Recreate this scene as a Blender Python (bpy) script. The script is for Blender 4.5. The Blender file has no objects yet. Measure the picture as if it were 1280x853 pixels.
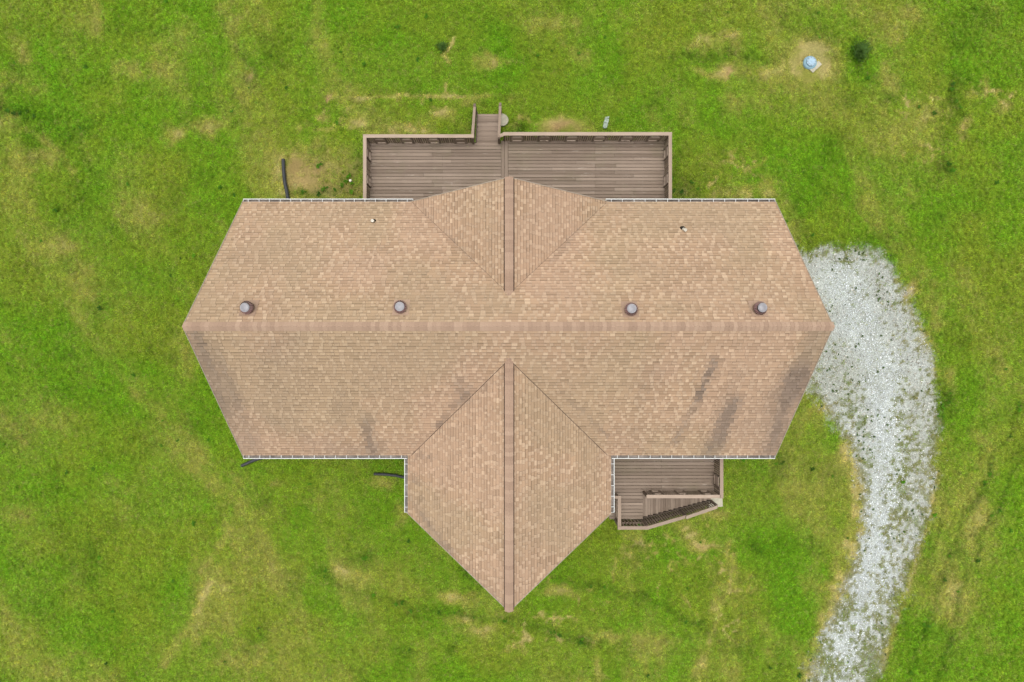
import bpy, math, random
import numpy as np
from mathutils import Vector, Matrix

random.seed(7)
rng = np.random.default_rng(11)
R = math.radians
sc = bpy.context.scene
col = sc.collection

# ------------------------------------------------------------------ camera
CAMZ = 30.0
F = 853.33                       # focal length in photo pixels
cam = bpy.data.objects.new('camera', bpy.data.cameras.new('camera'))
col.objects.link(cam)
cam.location = (0, 0, CAMZ)
cam.rotation_euler = (0, 0, 0)
cam.data.sensor_width = 36.0
cam.data.lens = 24.0
cam.data.clip_end = 5000
sc.camera = cam

# ------------------------------------------------------------------ light: bright overcast
SUN_EL, SUN_AZ = 85.0, -25.0     # azimuth from +Y, clockwise
world = bpy.data.worlds.new('World')
sc.world = world
world.use_nodes = True
wn = world.node_tree
wn.nodes.clear()
sky = wn.nodes.new('ShaderNodeTexSky')
sky.sky_type = 'NISHITA'
sky.sun_disc = False
sky.sun_elevation = R(SUN_EL)
sky.sun_rotation = R(SUN_AZ)
sky.air_density = 1.0
sky.dust_density = 4.0
hs = wn.nodes.new('ShaderNodeHueSaturation')      # cloud cover: grey light
hs.inputs['Saturation'].default_value = 0.22
bg = wn.nodes.new('ShaderNodeBackground')
bg.inputs['Strength'].default_value = 0.12
wo = wn.nodes.new('ShaderNodeOutputWorld')
wn.links.new(sky.outputs[0], hs.inputs['Color'])
wn.links.new(hs.outputs[0], bg.inputs['Color'])
wn.links.new(bg.outputs[0], wo.inputs['Surface'])

sl = bpy.data.lights.new('sun', 'SUN')
sl.energy = 0.75
sl.angle = R(35)
sl.color = (1.0, 0.95, 0.88)
so = bpy.data.objects.new('sun', sl)
col.objects.link(so)
az, el = R(SUN_AZ), R(SUN_EL)
sdir = Vector((math.sin(az) * math.cos(el), math.cos(az) * math.cos(el), math.sin(el)))
so.rotation_euler = sdir.to_track_quat('Z', 'Y').to_euler()

sc.view_settings.view_transform = 'Standard'
sc.view_settings.look = 'None'
sc.view_settings.exposure = 1.08
sc.view_settings.gamma = 1.0
sc.view_settings.use_curve_mapping = False

# ------------------------------------------------------------------ helpers
def tz(x, y):
    """height of the lawn: level behind the house, falling away to the front"""
    y = np.asarray(y, float); x = np.asarray(x, float)
    t = np.clip((6.2 - y) / 13.4, 0, 1)
    z = -1.75 * t * t * (3 - 2 * t)
    z = z + 0.03 * np.sin(x * 0.55 + 1.2) * np.cos(y * 0.43) + 0.015 * np.sin(x * 1.9 + y * 1.3)
    return z

def at(px, py, z=None):
    """photo pixel -> world point at height z (on the lawn when z is None)"""
    if z is not None:
        k = (CAMZ - z) / F
        return ((px - 640) * k, (426.5 - py) * k)
    zz = 0.0
    for _ in range(8):
        k = (CAMZ - zz) / F
        x, y = (px - 640) * k, (426.5 - py) * k
        zz = float(tz(x, y))
    return (x, y)

def tag(o, label=None, cat=None, group=None, kind=None):
    if label: o['label'] = label
    if cat: o['category'] = cat
    if group: o['group'] = group
    if kind: o['kind'] = kind
    return o

def empty(name, loc, label, cat, group=None):
    o = bpy.data.objects.new(name, None)
    o.empty_display_size = 0.3
    o.location = loc
    col.objects.link(o)
    return tag(o, label, cat, group)

def link(name, me, parent=None, loc=(0, 0, 0), rz=0, rot=None):
    o = bpy.data.objects.new(name, me)
    o.location = loc
    if rot is not None: o.rotation_euler = rot
    elif rz: o.rotation_euler = (0, 0, rz)
    if parent is not None: o.parent = parent
    col.objects.link(o)
    return o

class MB:
    """collects vertices and faces of one mesh"""
    def __init__(s): s.v = []; s.f = []
    def quad(s, pts):
        b = len(s.v); s.v += [tuple(p) for p in pts]; s.f.append(tuple(range(b, b + len(pts)))); return s
    def box(s, x0, x1, y0, y1, z0, z1):
        b = len(s.v)
        s.v += [(x0,y0,z0),(x1,y0,z0),(x1,y1,z0),(x0,y1,z0),(x0,y0,z1),(x1,y0,z1),(x1,y1,z1),(x0,y1,z1)]
        s.f += [tuple(b+i for i in q) for q in ((3,2,1,0),(4,5,6,7),(0,1,5,4),(1,2,6,5),(2,3,7,6),(3,0,4,7))]
        return s
    def bar(s, a, c, w, h, up=(0, 0, 1)):
        """box of width w, height h along a->c"""
        a = Vector(a); c = Vector(c); d = (c - a).normalized(); up = Vector(up)
        side = d.cross(up)
        if side.length < 1e-5: side = Vector((1, 0, 0))
        side.normalize(); u = side.cross(d).normalized()
        b = len(s.v)
        for p in (a, c):
            for sx, sz in ((-1,-1),(1,-1),(1,1),(-1,1)):
                s.v.append(tuple(p + side * (sx * w / 2) + u * (sz * h / 2)))
        s.f += [tuple(b+i for i in q) for q in ((0,1,2,3),(7,6,5,4),(0,4,5,1),(1,5,6,2),(2,6,7,3),(3,7,4,0))]
        return s
    def lathe(s, prof, n=24, c=(0, 0, 0)):
        b = len(s.v)
        for r, z in prof:
            for i in range(n):
                a = 2 * math.pi * i / n
                s.v.append((c[0] + r * math.cos(a), c[1] + r * math.sin(a), c[2] + z))
        for k in range(len(prof) - 1):
            for i in range(n):
                j = (i + 1) % n
                s.f.append((b + k*n + i, b + k*n + j, b + (k+1)*n + j, b + (k+1)*n + i))
        s.f.append(tuple(b + (len(prof)-1)*n + i for i in range(n)))
        s.f.append(tuple(b + i for i in reversed(range(n))))
        return s
    def tube(s, pts, r, n=12, ribs=0.0):
        b = len(s.v); m = len(pts)
        for k, p in enumerate(pts):
            p = Vector(p)
            d = Vector(pts[min(k+1, m-1)]) - Vector(pts[max(k-1, 0)]); d.normalize()
            sd = d.cross(Vector((0, 0, 1)))
            if sd.length < 1e-4: sd = Vector((1, 0, 0))
            sd.normalize(); u = sd.cross(d)
            rr = r * (1 + ribs * (k % 2))
            for i in range(n):
                a = 2 * math.pi * i / n
                s.v.append(tuple(p + sd * rr * math.cos(a) + u * rr * math.sin(a)))
        for k in range(m - 1):
            for i in range(n):
                j = (i + 1) % n
                s.f.append((b+k*n+i, b+k*n+j, b+(k+1)*n+j, b+(k+1)*n+i))
        s.f.append(tuple(b+i for i in reversed(range(n)))); s.f.append(tuple(b+(m-1)*n+i for i in range(n)))
        return s
    def mesh(s, name, mat, smooth=False):
        me = bpy.data.meshes.new(name)
        me.from_pydata(s.v, [], s.f); me.update()
        if mat: me.materials.append(mat)
        if smooth:
            me.polygons.foreach_set('use_smooth', [True] * len(me.polygons))
        return me
    def build(s, name, mat, parent=None, loc=(0, 0, 0), rz=0, smooth=False):
        return link(name, s.mesh(name, mat, smooth), parent, loc, rz)

# value noise in numpy
_tab = {}
def vnoise(x, y, scale, seed):
    if seed not in _tab: _tab[seed] = np.random.default_rng(seed).random((256, 256))
    t = _tab[seed]
    u = np.asarray(x) / scale + 100.37; v = np.asarray(y) / scale + 77.91
    iu = np.floor(u).astype(int); iv = np.floor(v).astype(int)
    fu = u - iu; fv = v - iv
    fu = fu*fu*(3-2*fu); fv = fv*fv*(3-2*fv)
    a = t[iu % 256, iv % 256]; b = t[(iu+1) % 256, iv % 256]
    c = t[iu % 256, (iv+1) % 256]; d = t[(iu+1) % 256, (iv+1) % 256]
    return (a*(1-fu)+b*fu)*(1-fv) + (c*(1-fu)+d*fu)*fv
def fbm(x, y, scale, seed, octs=4):
    r = 0; w = 1; tot = 0
    for o in range(octs):
        r = r + w * vnoise(x, y, scale / 2**o, seed + o); tot += w; w *= 0.55
    return r / tot
def sstep(a, b, x):
    t = np.clip((x - a) / (b - a), 0, 1); return t*t*(3-2*t)

def lin(r, g, b):
    f = lambda c: (c/255/12.92) if c/255 <= 0.04045 else ((c/255+0.055)/1.055)**2.4
    return np.array([f(r), f(g), f(b)])

# ------------------------------------------------------------------ materials
def mat_new(name, rough=0.8, spec=0.3):
    m = bpy.data.materials.new(name); m.use_nodes = True
    nt = m.node_tree
    b = nt.nodes['Principled BSDF']
    b.inputs['Roughness'].default_value = rough
    b.inputs['Specular IOR Level'].default_value = spec
    return m, nt, b
def N(nt, t, **kw):
    n = nt.nodes.new(t)
    for k, v in kw.items(): setattr(n, k, v)
    return n
def mixc(nt, fac, a, b, blend='MIX'):
    m = N(nt, 'ShaderNodeMix', data_type='RGBA', blend_type=blend)
    for key, val in ((0, fac), (6, a), (7, b)):
        if hasattr(val, 'links') or isinstance(val, bpy.types.NodeSocket): nt.links.new(val, m.inputs[key])
        else: m.inputs[key].default_value = val if key == 0 else tuple(val) + ((1,) if len(val) == 3 else ())
    return m.outputs[2]
def noise(nt, vec, scale, detail=4, rough=0.6):
    n = N(nt, 'ShaderNodeTexNoise'); n.inputs['Scale'].default_value = scale
    n.inputs['Detail'].default_value = detail; n.inputs['Roughness'].default_value = rough
    if vec is not None: nt.links.new(vec, n.inputs['Vector'])
    return n.outputs['Fac']
def ramp(nt, sock, lo, hi, a=0.0, b=1.0):
    n = N(nt, 'ShaderNodeMapRange'); n.inputs[1].default_value = lo; n.inputs[2].default_value = hi
    n.inputs[3].default_value = a; n.inputs[4].default_value = b
    nt.links.new(sock, n.inputs[0]); return n.outputs[0]
def bump(nt, b, sock, dist, strength=0.5):
    n = N(nt, 'ShaderNodeBump'); n.inputs['Distance'].default_value = dist; n.inputs['Strength'].default_value = strength
    nt.links.new(sock, n.inputs['Height']); nt.links.new(n.outputs[0], b.inputs['Normal'])

def simple(name, c, rough=0.7, spec=0.3, var=0.12, scale=6.0, metal=0.0):
    m, nt, b = mat_new(name, rough, spec)
    tc = N(nt, 'ShaderNodeTexCoord')
    f = noise(nt, tc.outputs['Object'], scale, 5)
    c = np.array(c)
    nt.links.new(mixc(nt, ramp(nt, f, 0.3, 0.7), c * (1 - var), np.minimum(c * (1 + var), 0.95)), b.inputs['Base Color'])
    b.inputs['Metallic'].default_value = metal
    bump(nt, b, f, 0.004, 0.3)
    return m

# shingle: colour from a per-tab corner attribute, granule grain on top
M_SH, nt, b = mat_new('asphalt_shingle', 0.92, 0.15)
at_ = N(nt, 'ShaderNodeVertexColor', layer_name='tone')
geo = N(nt, 'ShaderNodeNewGeometry')
g1 = noise(nt, geo.outputs['Position'], 55, 3, 0.7)
g2 = noise(nt, geo.outputs['Position'], 0.45, 4, 0.6)
c1 = mixc(nt, ramp(nt, g1, 0.25, 0.75, 0.0, 0.5), at_.outputs[0], (0.30, 0.21, 0.15), 'MULTIPLY')
sc_ = N(nt, 'ShaderNodeVectorMath', operation='SCALE'); nt.links.new(at_.outputs[0], sc_.inputs[0]); nt.links.new(ramp(nt, g1, 0.25, 0.75, 0.86, 1.14), sc_.inputs['Scale'])
c2 = mixc(nt, ramp(nt, g2, 0.35, 0.75, 0.0, 0.25), sc_.outputs[0], (0.27, 0.195, 0.14))
nt.links.new(c2, b.inputs['Base Color'])
bump(nt, b, g1, 0.006, 0.5)

# ridge caps: each piece its own tint
M_CAP, nt, b = mat_new('ridge_shingle', 0.92, 0.15)
oi = N(nt, 'ShaderNodeObjectInfo'); geo = N(nt, 'ShaderNodeNewGeometry')
cr = N(nt, 'ShaderNodeValToRGB'); nt.links.new(oi.outputs['Random'], cr.inputs[0])
cr.color_ramp.elements[0].color = (0.28, 0.190, 0.135, 1); cr.color_ramp.elements[1].color = (0.355, 0.248, 0.178, 1)
e = cr.color_ramp.elements.new(0.5); e.color = (0.318, 0.218, 0.155, 1)
g1 = noise(nt, geo.outputs['Position'], 50, 3, 0.7)
sc_ = N(nt, 'ShaderNodeVectorMath', operation='SCALE'); nt.links.new(cr.outputs[0], sc_.inputs[0]); nt.links.new(ramp(nt, g1, 0.25, 0.75, 0.86, 1.12), sc_.inputs['Scale'])
nt.links.new(sc_.outputs[0], b.inputs['Base Color']); bump(nt, b, g1, 0.006, 0.5)

def wood(name, a, c, along='X'):
    m, nt, b = mat_new(name, 0.85, 0.2)
    oi = N(nt, 'ShaderNodeObjectInfo'); tc = N(nt, 'ShaderNodeTexCoord'); geo = N(nt, 'ShaderNodeNewGeometry')
    mp = N(nt, 'ShaderNodeMapping'); mp.inputs['Scale'].default_value = {'X': (1.2, 26, 26), 'Y': (26, 1.2, 26), 'Z': (20, 20, 1.5)}[along]
    ad = N(nt, 'ShaderNodeVectorMath', operation='ADD'); cb = N(nt, 'ShaderNodeCombineXYZ')
    mu = N(nt, 'ShaderNodeMath', operation='MULTIPLY'); mu.inputs[1].default_value = 37.0
    nt.links.new(oi.outputs['Random'], mu.inputs[0])
    for i in range(3): nt.links.new(mu.outputs[0], cb.inputs[i])
    nt.links.new(tc.outputs['Object'], ad.inputs[0]); nt.links.new(cb.outputs[0], ad.inputs[1])
    nt.links.new(ad.outputs[0], mp.inputs[0])
    g = noise(nt, mp.outputs[0], 1.0, 5, 0.65)
    w = noise(nt, geo.outputs['Position'], 0.9, 4, 0.6)        # weathering over the whole deck
    base = mixc(nt, oi.outputs['Random'], np.array(a), np.array(c))
    k1 = N(nt, 'ShaderNodeVectorMath', operation='SCALE'); nt.links.new(base, k1.inputs[0]); nt.links.new(ramp(nt, g, 0.2, 0.8, 0.78, 1.18), k1.inputs['Scale'])
    k2 = mixc(nt, ramp(nt, w, 0.5, 0.8, 0.0, 0.45), k1.outputs[0], np.array(a) * np.array([0.8, 0.82, 0.74]))
    mp2 = N(nt, 'ShaderNodeMapping'); mp2.inputs['Scale'].default_value = {'X': (1.6, 9, 9), 'Y': (9, 1.6, 9), 'Z': (9, 9, 1.6)}[along]
    nt.links.new(ad.outputs[0], mp2.inputs[0]); wr = noise(nt, mp2.outputs[0], 1.0, 4, .7)
    k3 = mixc(nt, ramp(nt, wr, .61, .74, 0.0, .55), k2, (0.40, 0.35, 0.29))                 # bleached streaks
    k4 = mixc(nt, ramp(nt, noise(nt, geo.outputs['Position'], .6, 5, .7), .52, .72, 0.0, .4), k3, (0.16, 0.145, 0.085))   # green film
    nt.links.new(k4, b.inputs['Base Color'])
    bump(nt, b, g, 0.004, 0.5)
    return m
WA, WB = np.array([0.160, 0.120, 0.090]), np.array([0.245, 0.190, 0.146])
M_BX = wood('weathered_board_x', WA, WB, 'X')
M_BY = wood('weathered_board_y', WA, WB, 'Y')
M_RX = wood('weathered_rail_x', WA * 1.5, WB * 1.45, 'X')
M_RY = wood('weathered_rail_y', WA * 1.5, WB * 1.45, 'Y')
M_RZ = wood('weathered_post', WA * 0.85, WB * 0.95, 'Z')
M_BAL = wood('weathered_picket', WA * 1.6, WB * 1.6, 'Z')
M_WHITE = simple('white_painted_metal', (0.47, 0.475, 0.45), 0.45, 0.4, 0.05, 4)
M_GUT = simple('gutter_inside', (0.20, 0.175, 0.155), 0.8, 0.2, 0.45, 3)
M_TRIM = simple('cream_trim', (0.30, 0.255, 0.20), 0.6, 0.3, 0.1, 3)
M_SIDING = simple('tan_siding', (0.40, 0.35, 0.27), 0.7, 0.3, 0.06, 2)
M_FOUND = simple('concrete', (0.33, 0.32, 0.29), 0.9, 0.2, 0.15, 5)
M_PAD = simple('pale_concrete', (0.33, 0.31, 0.235), 0.9, 0.2, 0.2, 9)
M_DARK = simple('dark_vent_slot', (0.022, 0.011, 0.008), 0.9, 0.1)
M_BLACK = simple('black_corrugated_plastic', (0.022, 0.024, 0.026), 0.5, 0.4, 0.3, 8)
M_RUB = simple('black_rubber_boot', (0.02, 0.014, 0.01), 0.7, 0.3)
M_PVC = simple('white_pvc', (0.58, 0.55, 0.47), 0.4, 0.4, 0.05)
M_VENT = simple('dusty_pink_metal', (0.25, 0.155, 0.15), 0.5, 0.4, 0.15, 9, 0.25)
M_VTOP = simple('faded_grey_metal', (0.20, 0.195, 0.205), 0.5, 0.4, 0.12, 12, 0.25)
M_GLASS, nt, b = mat_new('window_glass', 0.06, 0.6); b.inputs['Base Color'].default_value = (0.03, 0.04, 0.045, 1)
M_BLUE = simple('pale_blue_plastic', (0.17, 0.28, 0.33), 0.5, 0.4, 0.12, 12)
M_BLUE2 = simple('chalky_blue_plastic', (0.26, 0.37, 0.45), 0.5, 0.4, 0.10, 12)
M_CRUMP = simple('crumpled_grey_plastic', (0.30, 0.36, 0.30), 0.35, 0.5, 0.35, 20)

# ------------------------------------------------------------------ house dimensions
RX = -0.10                       # cross ridge x
RY = 0.48                        # main ridge y
ZE = 3.60                        # main eave height (top of shingles)
YN, YS = 5.37, -4.42
S = 10.0 / 12.0
ZR = ZE + S * (RY - YS)
ZC = 6.75
HW = (ZC - ZE) / S               # half width of the cross gables at main eave level
HWS = 3.95                       # front wing eave half width
XW0, XW1 = -10.40, -10.75        # west rake at eave / at ridge
XE0, XE1 = 10.18, 10.49
YST, YSE = -9.20, -6.69          # front tip, front wing eave end
YNT = 5.57
RUNM = RY - YS

house = empty('house', (0, 0, 0), 'long tan shingled house with crossing gable roofs in the middle of the lawn', 'house')

# ---- roof planes: each = mapping (t along course, h horizontal distance from ridge) -> xyz
def lerp(a, b, t): return a + (b - a) * t
def rakeW(h): return lerp(XW1, XW0, h / RUNM)
def rakeE(h): return lerp(XE1, XE0, h / RUNM)
def zmain(h): return ZR - S * h
def vx(h):                       # half width of cross gable where it meets a main slope at distance h from ridge
    return max(0.0, (ZC - zmain(h)) / S)
VG = [0.0]
def int_main_s(h):
    VG[0] = .030; q = int_main(h); VG[0] = 0.0; return q
def int_main_n(h):
    VG[0] = .012; q = int_main(h); VG[0] = 0.0; return q
def int_main(h):
    if zmain(h) >= ZC: return [(rakeW(h), rakeE(h))]
    return [(rakeW(h), RX - vx(h) - VG[0]), (RX + vx(h) + VG[0], rakeE(h))]
def p_n(t, h, dz): return (t, RY + h, zmain(h) + dz)
def p_s(t, h, dz): return (t, RY - h, zmain(h) + dz)
def valley_h(u): return (ZR - (ZC - S * u)) / S      # distance from main ridge where heights agree
def int_cn(u): return [(RY + valley_h(u), lerp(YNT, YN + 0.02, u / HW))]
def int_cs(u): return [(lerp(YST, YSE, u / HWS), (RY - valley_h(u)) if u <= HW else YS - 0.0)]
def p_cnw(t, u, dz): return (RX - u, t, ZC - S * u + dz)
def p_cne(t, u, dz): return (RX + u, t, ZC - S * u + dz)

px_of = lambda x, y, z: (640 + x * F / (CAMZ - z), 426.5 - y * F / (CAMZ - z))

# algae stains on the shingles (shapes of their own): (x0,y0,x1,y1,radius,strength) in photo pixels turned to roof points
STAIN = []
def stain(a, b, r, s):
    def roofpt(px, py):
        z = 5.5
        for _ in range(12):
            k = (CAMZ - z) / F; x, y = (px-640)*k, (426.5-py)*k
            zm = ZR - S * abs(y - RY)
            zc = ZC - S * abs(x - RX)
            z = max(zm, zc) if (y < YS or (zc > zm)) else zm
        return x, y
    (xa, ya), (xb, yb) = roofpt(*a), roofpt(*b)
    STAIN.append((xa, ya, xb, yb, r * 0.0295, s))
for a_, b_, r_, s_ in [((893,452),(872,500),4.5,.75), ((876,492),(845,552),5,.6), ((918,505),(886,566),8,.85), ((905,520),(900,566),9,.4),
                       ((1022,418),(990,495),12,.55), ((995,475),(960,565),15,.7), ((925,470),(905,500),7,.25), ((960,500),(930,550),12,.25),
                       ((590,486),(545,535),2.6,.6), ((574,478),(580,502),6,.38), ((460,528),(468,566),9,.6), ((476,560),(440,566),8,.4), ((245,420),(268,470),12,.65),
                       ((262,450),(288,505),14,.6), ((278,500),(312,560),16,.6), ((330,520),(400,562),16,.22), ((330,430),(350,500),22,.16), ((700,490),(760,548),2.2,.3), ((640,462),(600,488),3,.3),
                       ((430,500),(420,560),14,.2), ((815,470),(795,560),16,.13), ((510,620),(560,690),5,.45), ((520,570),(536,572),2.5,.5), ((516,600),(520,602),4,.4),
                       ((522,623),(530,625),3,.45), ((555,680),(630,755),4,.25), ((320,275),(290,330),10,.10), ((690,325),(745,262),3,.25), ((590,325),(525,258),2.5,.22),
                       ((370,420),(350,445),14,.22)]:
    stain(a_, b_, r_, s_)
STAIN = np.array(STAIN)
def stain_at(x, y):
    xa, ya, xb, yb, r, s = STAIN.T
    dx, dy = xb-xa, yb-ya
    t = np.clip(((x-xa)*dx + (y-ya)*dy) / (dx*dx+dy*dy+1e-9), 0, 1)
    d = np.hypot(x-(xa+t*dx), y-(ya+t*dy))
    v = s * np.exp(-(d/r)**2 * 0.8)
    n = .45*float(fbm(x, y, 0.9, 300, 3)) + .55*float(vnoise(x*3.2, y*.8, 1.0, 305))
    return min(0.9, float(1 - np.prod(1 - v)) * (0.15 + 1.7 * n))

C_LIGHT = np.array([0.414, 0.299, 0.200]); C_MID = np.array([0.323, 0.223, 0.146]); C_TAN = np.array([0.343, 0.231, 0.146])
C_BROWN = np.array([0.284, 0.189, 0.119]); C_PINK = np.array([0.368, 0.246, 0.170]); C_OLV = np.array([0.294, 0.219, 0.135]); C_ALG = np.array([0.095, 0.080, 0.072])
EXPO = 0.1385
def shingles(name, roof, faces):
    V = []; Fc = []; C = []
    cosS = 1 / math.sqrt(1 + S*S)
    for (pf, ints, hmax) in faces:
        dh = EXPO * cosS
        n = int(math.ceil(hmax / dh))
        for k in range(n):
            h0 = hmax - k * dh + 0.0            # butt (lower) edge
            h1 = max(hmax - (k + 1) * dh, 0.0)
            hi = max(h1, 1e-4)
            I0, I1 = ints(h0), ints(hi)
            if len(I0) != len(I1): I1 = ints(min(h0, hmax)); I1 = I0
            for (a0, b0), (a1, b1) in zip(I0, I1):
                lo, hi_ = min(a0, a1), max(b0, b1)
                t = lo - rng.random() * 0.3
                thick_tab = rng.random() < 0.5
                while t < hi_:
                    thick_tab = not thick_tab
                    w = rng.uniform(0.08, 0.20) if thick_tab else rng.uniform(0.07, 0.36)
                    q0, q1 = min(max(t, a0), b0), min(max(t + w - 0.004, a0), b0)
                    r0, r1 = min(max(t, a1), b1), min(max(t + w - 0.004, a1), b1)
                    tn = t; t += w
                    if q1 - q0 < 1e-4 and r1 - r0 < 1e-4: continue
                    z0 = 0.026 if thick_tab else 0.016
                    z0 += rng.uniform(-0.002, 0.003)
                    bv = len(V)
                    kb = rng.uniform(.60, .78); hb = lerp(h0, h1, kb); s0, s1 = lerp(q0, r0, kb), lerp(q1, r1, kb); zb_ = lerp(z0, 0.006, kb)
                    P = [pf(q0, h0, 0.0), pf(q1, h0, 0.0), pf(q1, h0, z0), pf(q0, h0, z0), pf(r1, h1, 0.006), pf(r0, h1, 0.006), pf(s0, hb, zb_), pf(s1, hb, zb_)]
                    V += P
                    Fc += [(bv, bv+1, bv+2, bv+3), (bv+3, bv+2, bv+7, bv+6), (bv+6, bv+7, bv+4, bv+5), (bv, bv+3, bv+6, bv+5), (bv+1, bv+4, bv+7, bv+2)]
                    r = rng.random(); cxy = pf((q0+q1)/2, h0, 0)
                    patch = float(fbm(cxy[0], cxy[1], 1.3, 90, 2))
                    if thick_tab: c = lerp(C_MID, C_LIGHT, min(1, r * 1.0 + (patch - 0.5) * .5 + .10))
                    else: c = lerp(C_BROWN, C_TAN, min(1, r * 0.9 + patch * 0.4))
                    pk = float(fbm(cxy[0], cxy[1], 2.3, 95, 3)); c = lerp(c, C_PINK, max(0, min(.38, (pk-.5)*2.4))) if pk > .5 else lerp(c, C_OLV, max(0, min(.5, (.5-pk)*3.0)))
                    c = np.clip(c, 0, 1) * rng.uniform(0.96, 1.12) * (0.95 + .12*float(vnoise(k*7.3+cxy[0]*.15, 3.1, 1.0, 97)))
                    c = lerp(c, C_ALG * rng.uniform(.8, 1.2), stain_at(cxy[0], cxy[1]) * 0.72)
                    bandk = rng.uniform(.60, .90); dk = c * bandk; side = c * .62                             # dark granule band at head of each course, deepened to paint in butt shadows
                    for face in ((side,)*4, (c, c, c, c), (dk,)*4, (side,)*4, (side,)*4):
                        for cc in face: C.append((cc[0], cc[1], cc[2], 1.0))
    me = bpy.data.meshes.new(name)
    me.from_pydata(V, [], Fc)
    me.materials.append(M_SH)
    ca = me.color_attributes.new('tone', 'FLOAT_COLOR', 'CORNER')
    ca.data.foreach_set('color', np.array(C, dtype=np.float32).ravel())
    # make normals face outward
    me.update()
    o = link(name, me, roof)
    o['kind'] = 'stuff'
    return o

# roof deck under the shingles: solid slab, 0.14 thick, with the fascia boards
def slab(mb, pts, th=0.16, drop=0.004):
    top = [(p[0], p[1], p[2] - drop) for p in pts]; bot = [(p[0], p[1], p[2] - th) for p in pts]
    b = len(mb.v); n = len(pts); mb.v += top + bot
    mb.f.append(tuple(range(b, b+n))); mb.f.append(tuple(reversed(range(b+n, b+2*n))))
    for i in range(n):
        j = (i+1) % n; mb.f.append((b+i, b+n+i, b+n+j, b+j))
rm = MB()
hap = valley_h(0.0)                                  # main-ridge distance of the valley apex
def main_poly(pf, e):
    pts = [pf(rakeW(0)+e, 0, 0), pf(rakeE(0)-e, 0, 0), pf(rakeE(RUNM)-e, RUNM-e, 0), pf(RX+HW, RUNM-e, 0), pf(RX, hap, 0), pf(RX-HW, RUNM-e, 0), pf(rakeW(RUNM)+e, RUNM-e, 0)]
    # two quads + centre, to keep the ngon convex pieces
    a, b_, c, d, ap, g, hh = pts
    m = pf(RX, 0, 0)
    slab(rm, [a, m, ap, g, hh]); slab(rm, [m, b_, c, d, ap])
main_poly(p_n, 0.03); main_poly(p_s, 0.03)
for pf in (p_cnw, p_cne):
    slab(rm, [pf(RY+hap, 0, 0), pf(YNT-.03, 0, 0), pf(YN-.01, HW, 0)])
    slab(rm, [pf(RY-hap, 0, 0), pf(YST+.04, 0, 0), pf(YSE+.03, HWS-.03, 0), pf(YS, HWS-.03, 0), pf(RY-valley_h(HW), HW, 0)])
roof = rm.build('roof', M_TRIM, house)

shingles('shingles', roof, [(p_n, int_main_n, RUNM), (p_s, int_main_s, RUNM),
                            (p_cnw, int_cn, HW), (p_cne, int_cn, HW), (p_cnw, int_cs, HWS), (p_cne, int_cs, HWS)])

M_VAL = simple('brown_valley_metal', (0.085, 0.060, 0.045), 0.7, 0.3)
for pf, uu in ((p_n, HW), (p_s, HW)):
    for s_ in (-1, 1):
        q = lambda h, off: pf(RX + s_*(vx(h)+off), h, 0.003)
        MB().quad([q(hap, .0), q(hap, .07), q(RUNM, .07), q(RUNM, .0)]).build('valley_flashing', M_VAL, roof)
# drip edge / rake trim boards, each its own part
def trim(a, c, w=0.022, h=0.17, dz=-0.075):
    a = Vector(a); c = Vector(c); a.z += dz; c.z += dz
    MB().bar(a, c, w, h).build('rake_board', M_TRIM, roof)
for pf in (p_n, p_s):
    trim(pf(rakeW(0)-.012, 0.0, 0), pf(rakeW(RUNM)-.012, RUNM, 0)); trim(pf(rakeE(0)+.012, 0.0, 0), pf(rakeE(RUNM)+.012, RUNM, 0))
for pf in (p_cnw, p_cne):
    trim(pf(YST-.012, 0, 0), pf(YSE-.012, HWS, 0)); trim(pf(YNT+.012, 0, 0), pf(YN+.03, HW, 0))

# ridge caps
def cap_mesh(name, w, L, lift, dz=0.0):
    m = MB(); hw = w / 2; n = 4
    # runs along local X, folded over the ridge, gently rounded
    sect = [(-hw, -hw*S*0.93), (-hw*.5, -hw*S*0.44), (0, 0.004), (hw*.5, -hw*S*0.44), (hw, -hw*S*0.93)]
    t0, t1 = lift + 0.012, lift + 0.002               # exposed end thicker
    ring = []
    for x, t in ((0, t0), (L*1.04, t1)):
        b = len(m.v)
        for y, z in sect: m.v.append((x, y, z + t + dz))
        for y, z in sect: m.v.append((x, y, z + t + dz - 0.011))
        ring.append(b)
    a, b = ring
    for i in range(4):
        m.f.append((a+i, b+i, b+i+1, a+i+1)); m.f.append((a+5+i, a+6+i, b+6+i, b+5+i)); m.f.append((a+i, a+i+1, a+6+i, a+5+i))
    m.f.append((a, a+5, b+5, b)); m.f.append((a+4, b+4, b+9, a+9))
    return m.mesh(name, M_CAP)
CE = 0.143
cm = cap_mesh('ridge_cap', 0.30, CE, 0.022)
x = XW1 - 0.02
while x < XE1 - 0.02:
    o = link('ridge_cap', cm, roof, (x, RY, ZR)); o.rotation_euler = (0, random.uniform(-.004, .004), random.uniform(-.006, .006)); x += CE
cm2 = cap_mesh('ridge_cap', 0.30, CE, 0.062)
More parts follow.
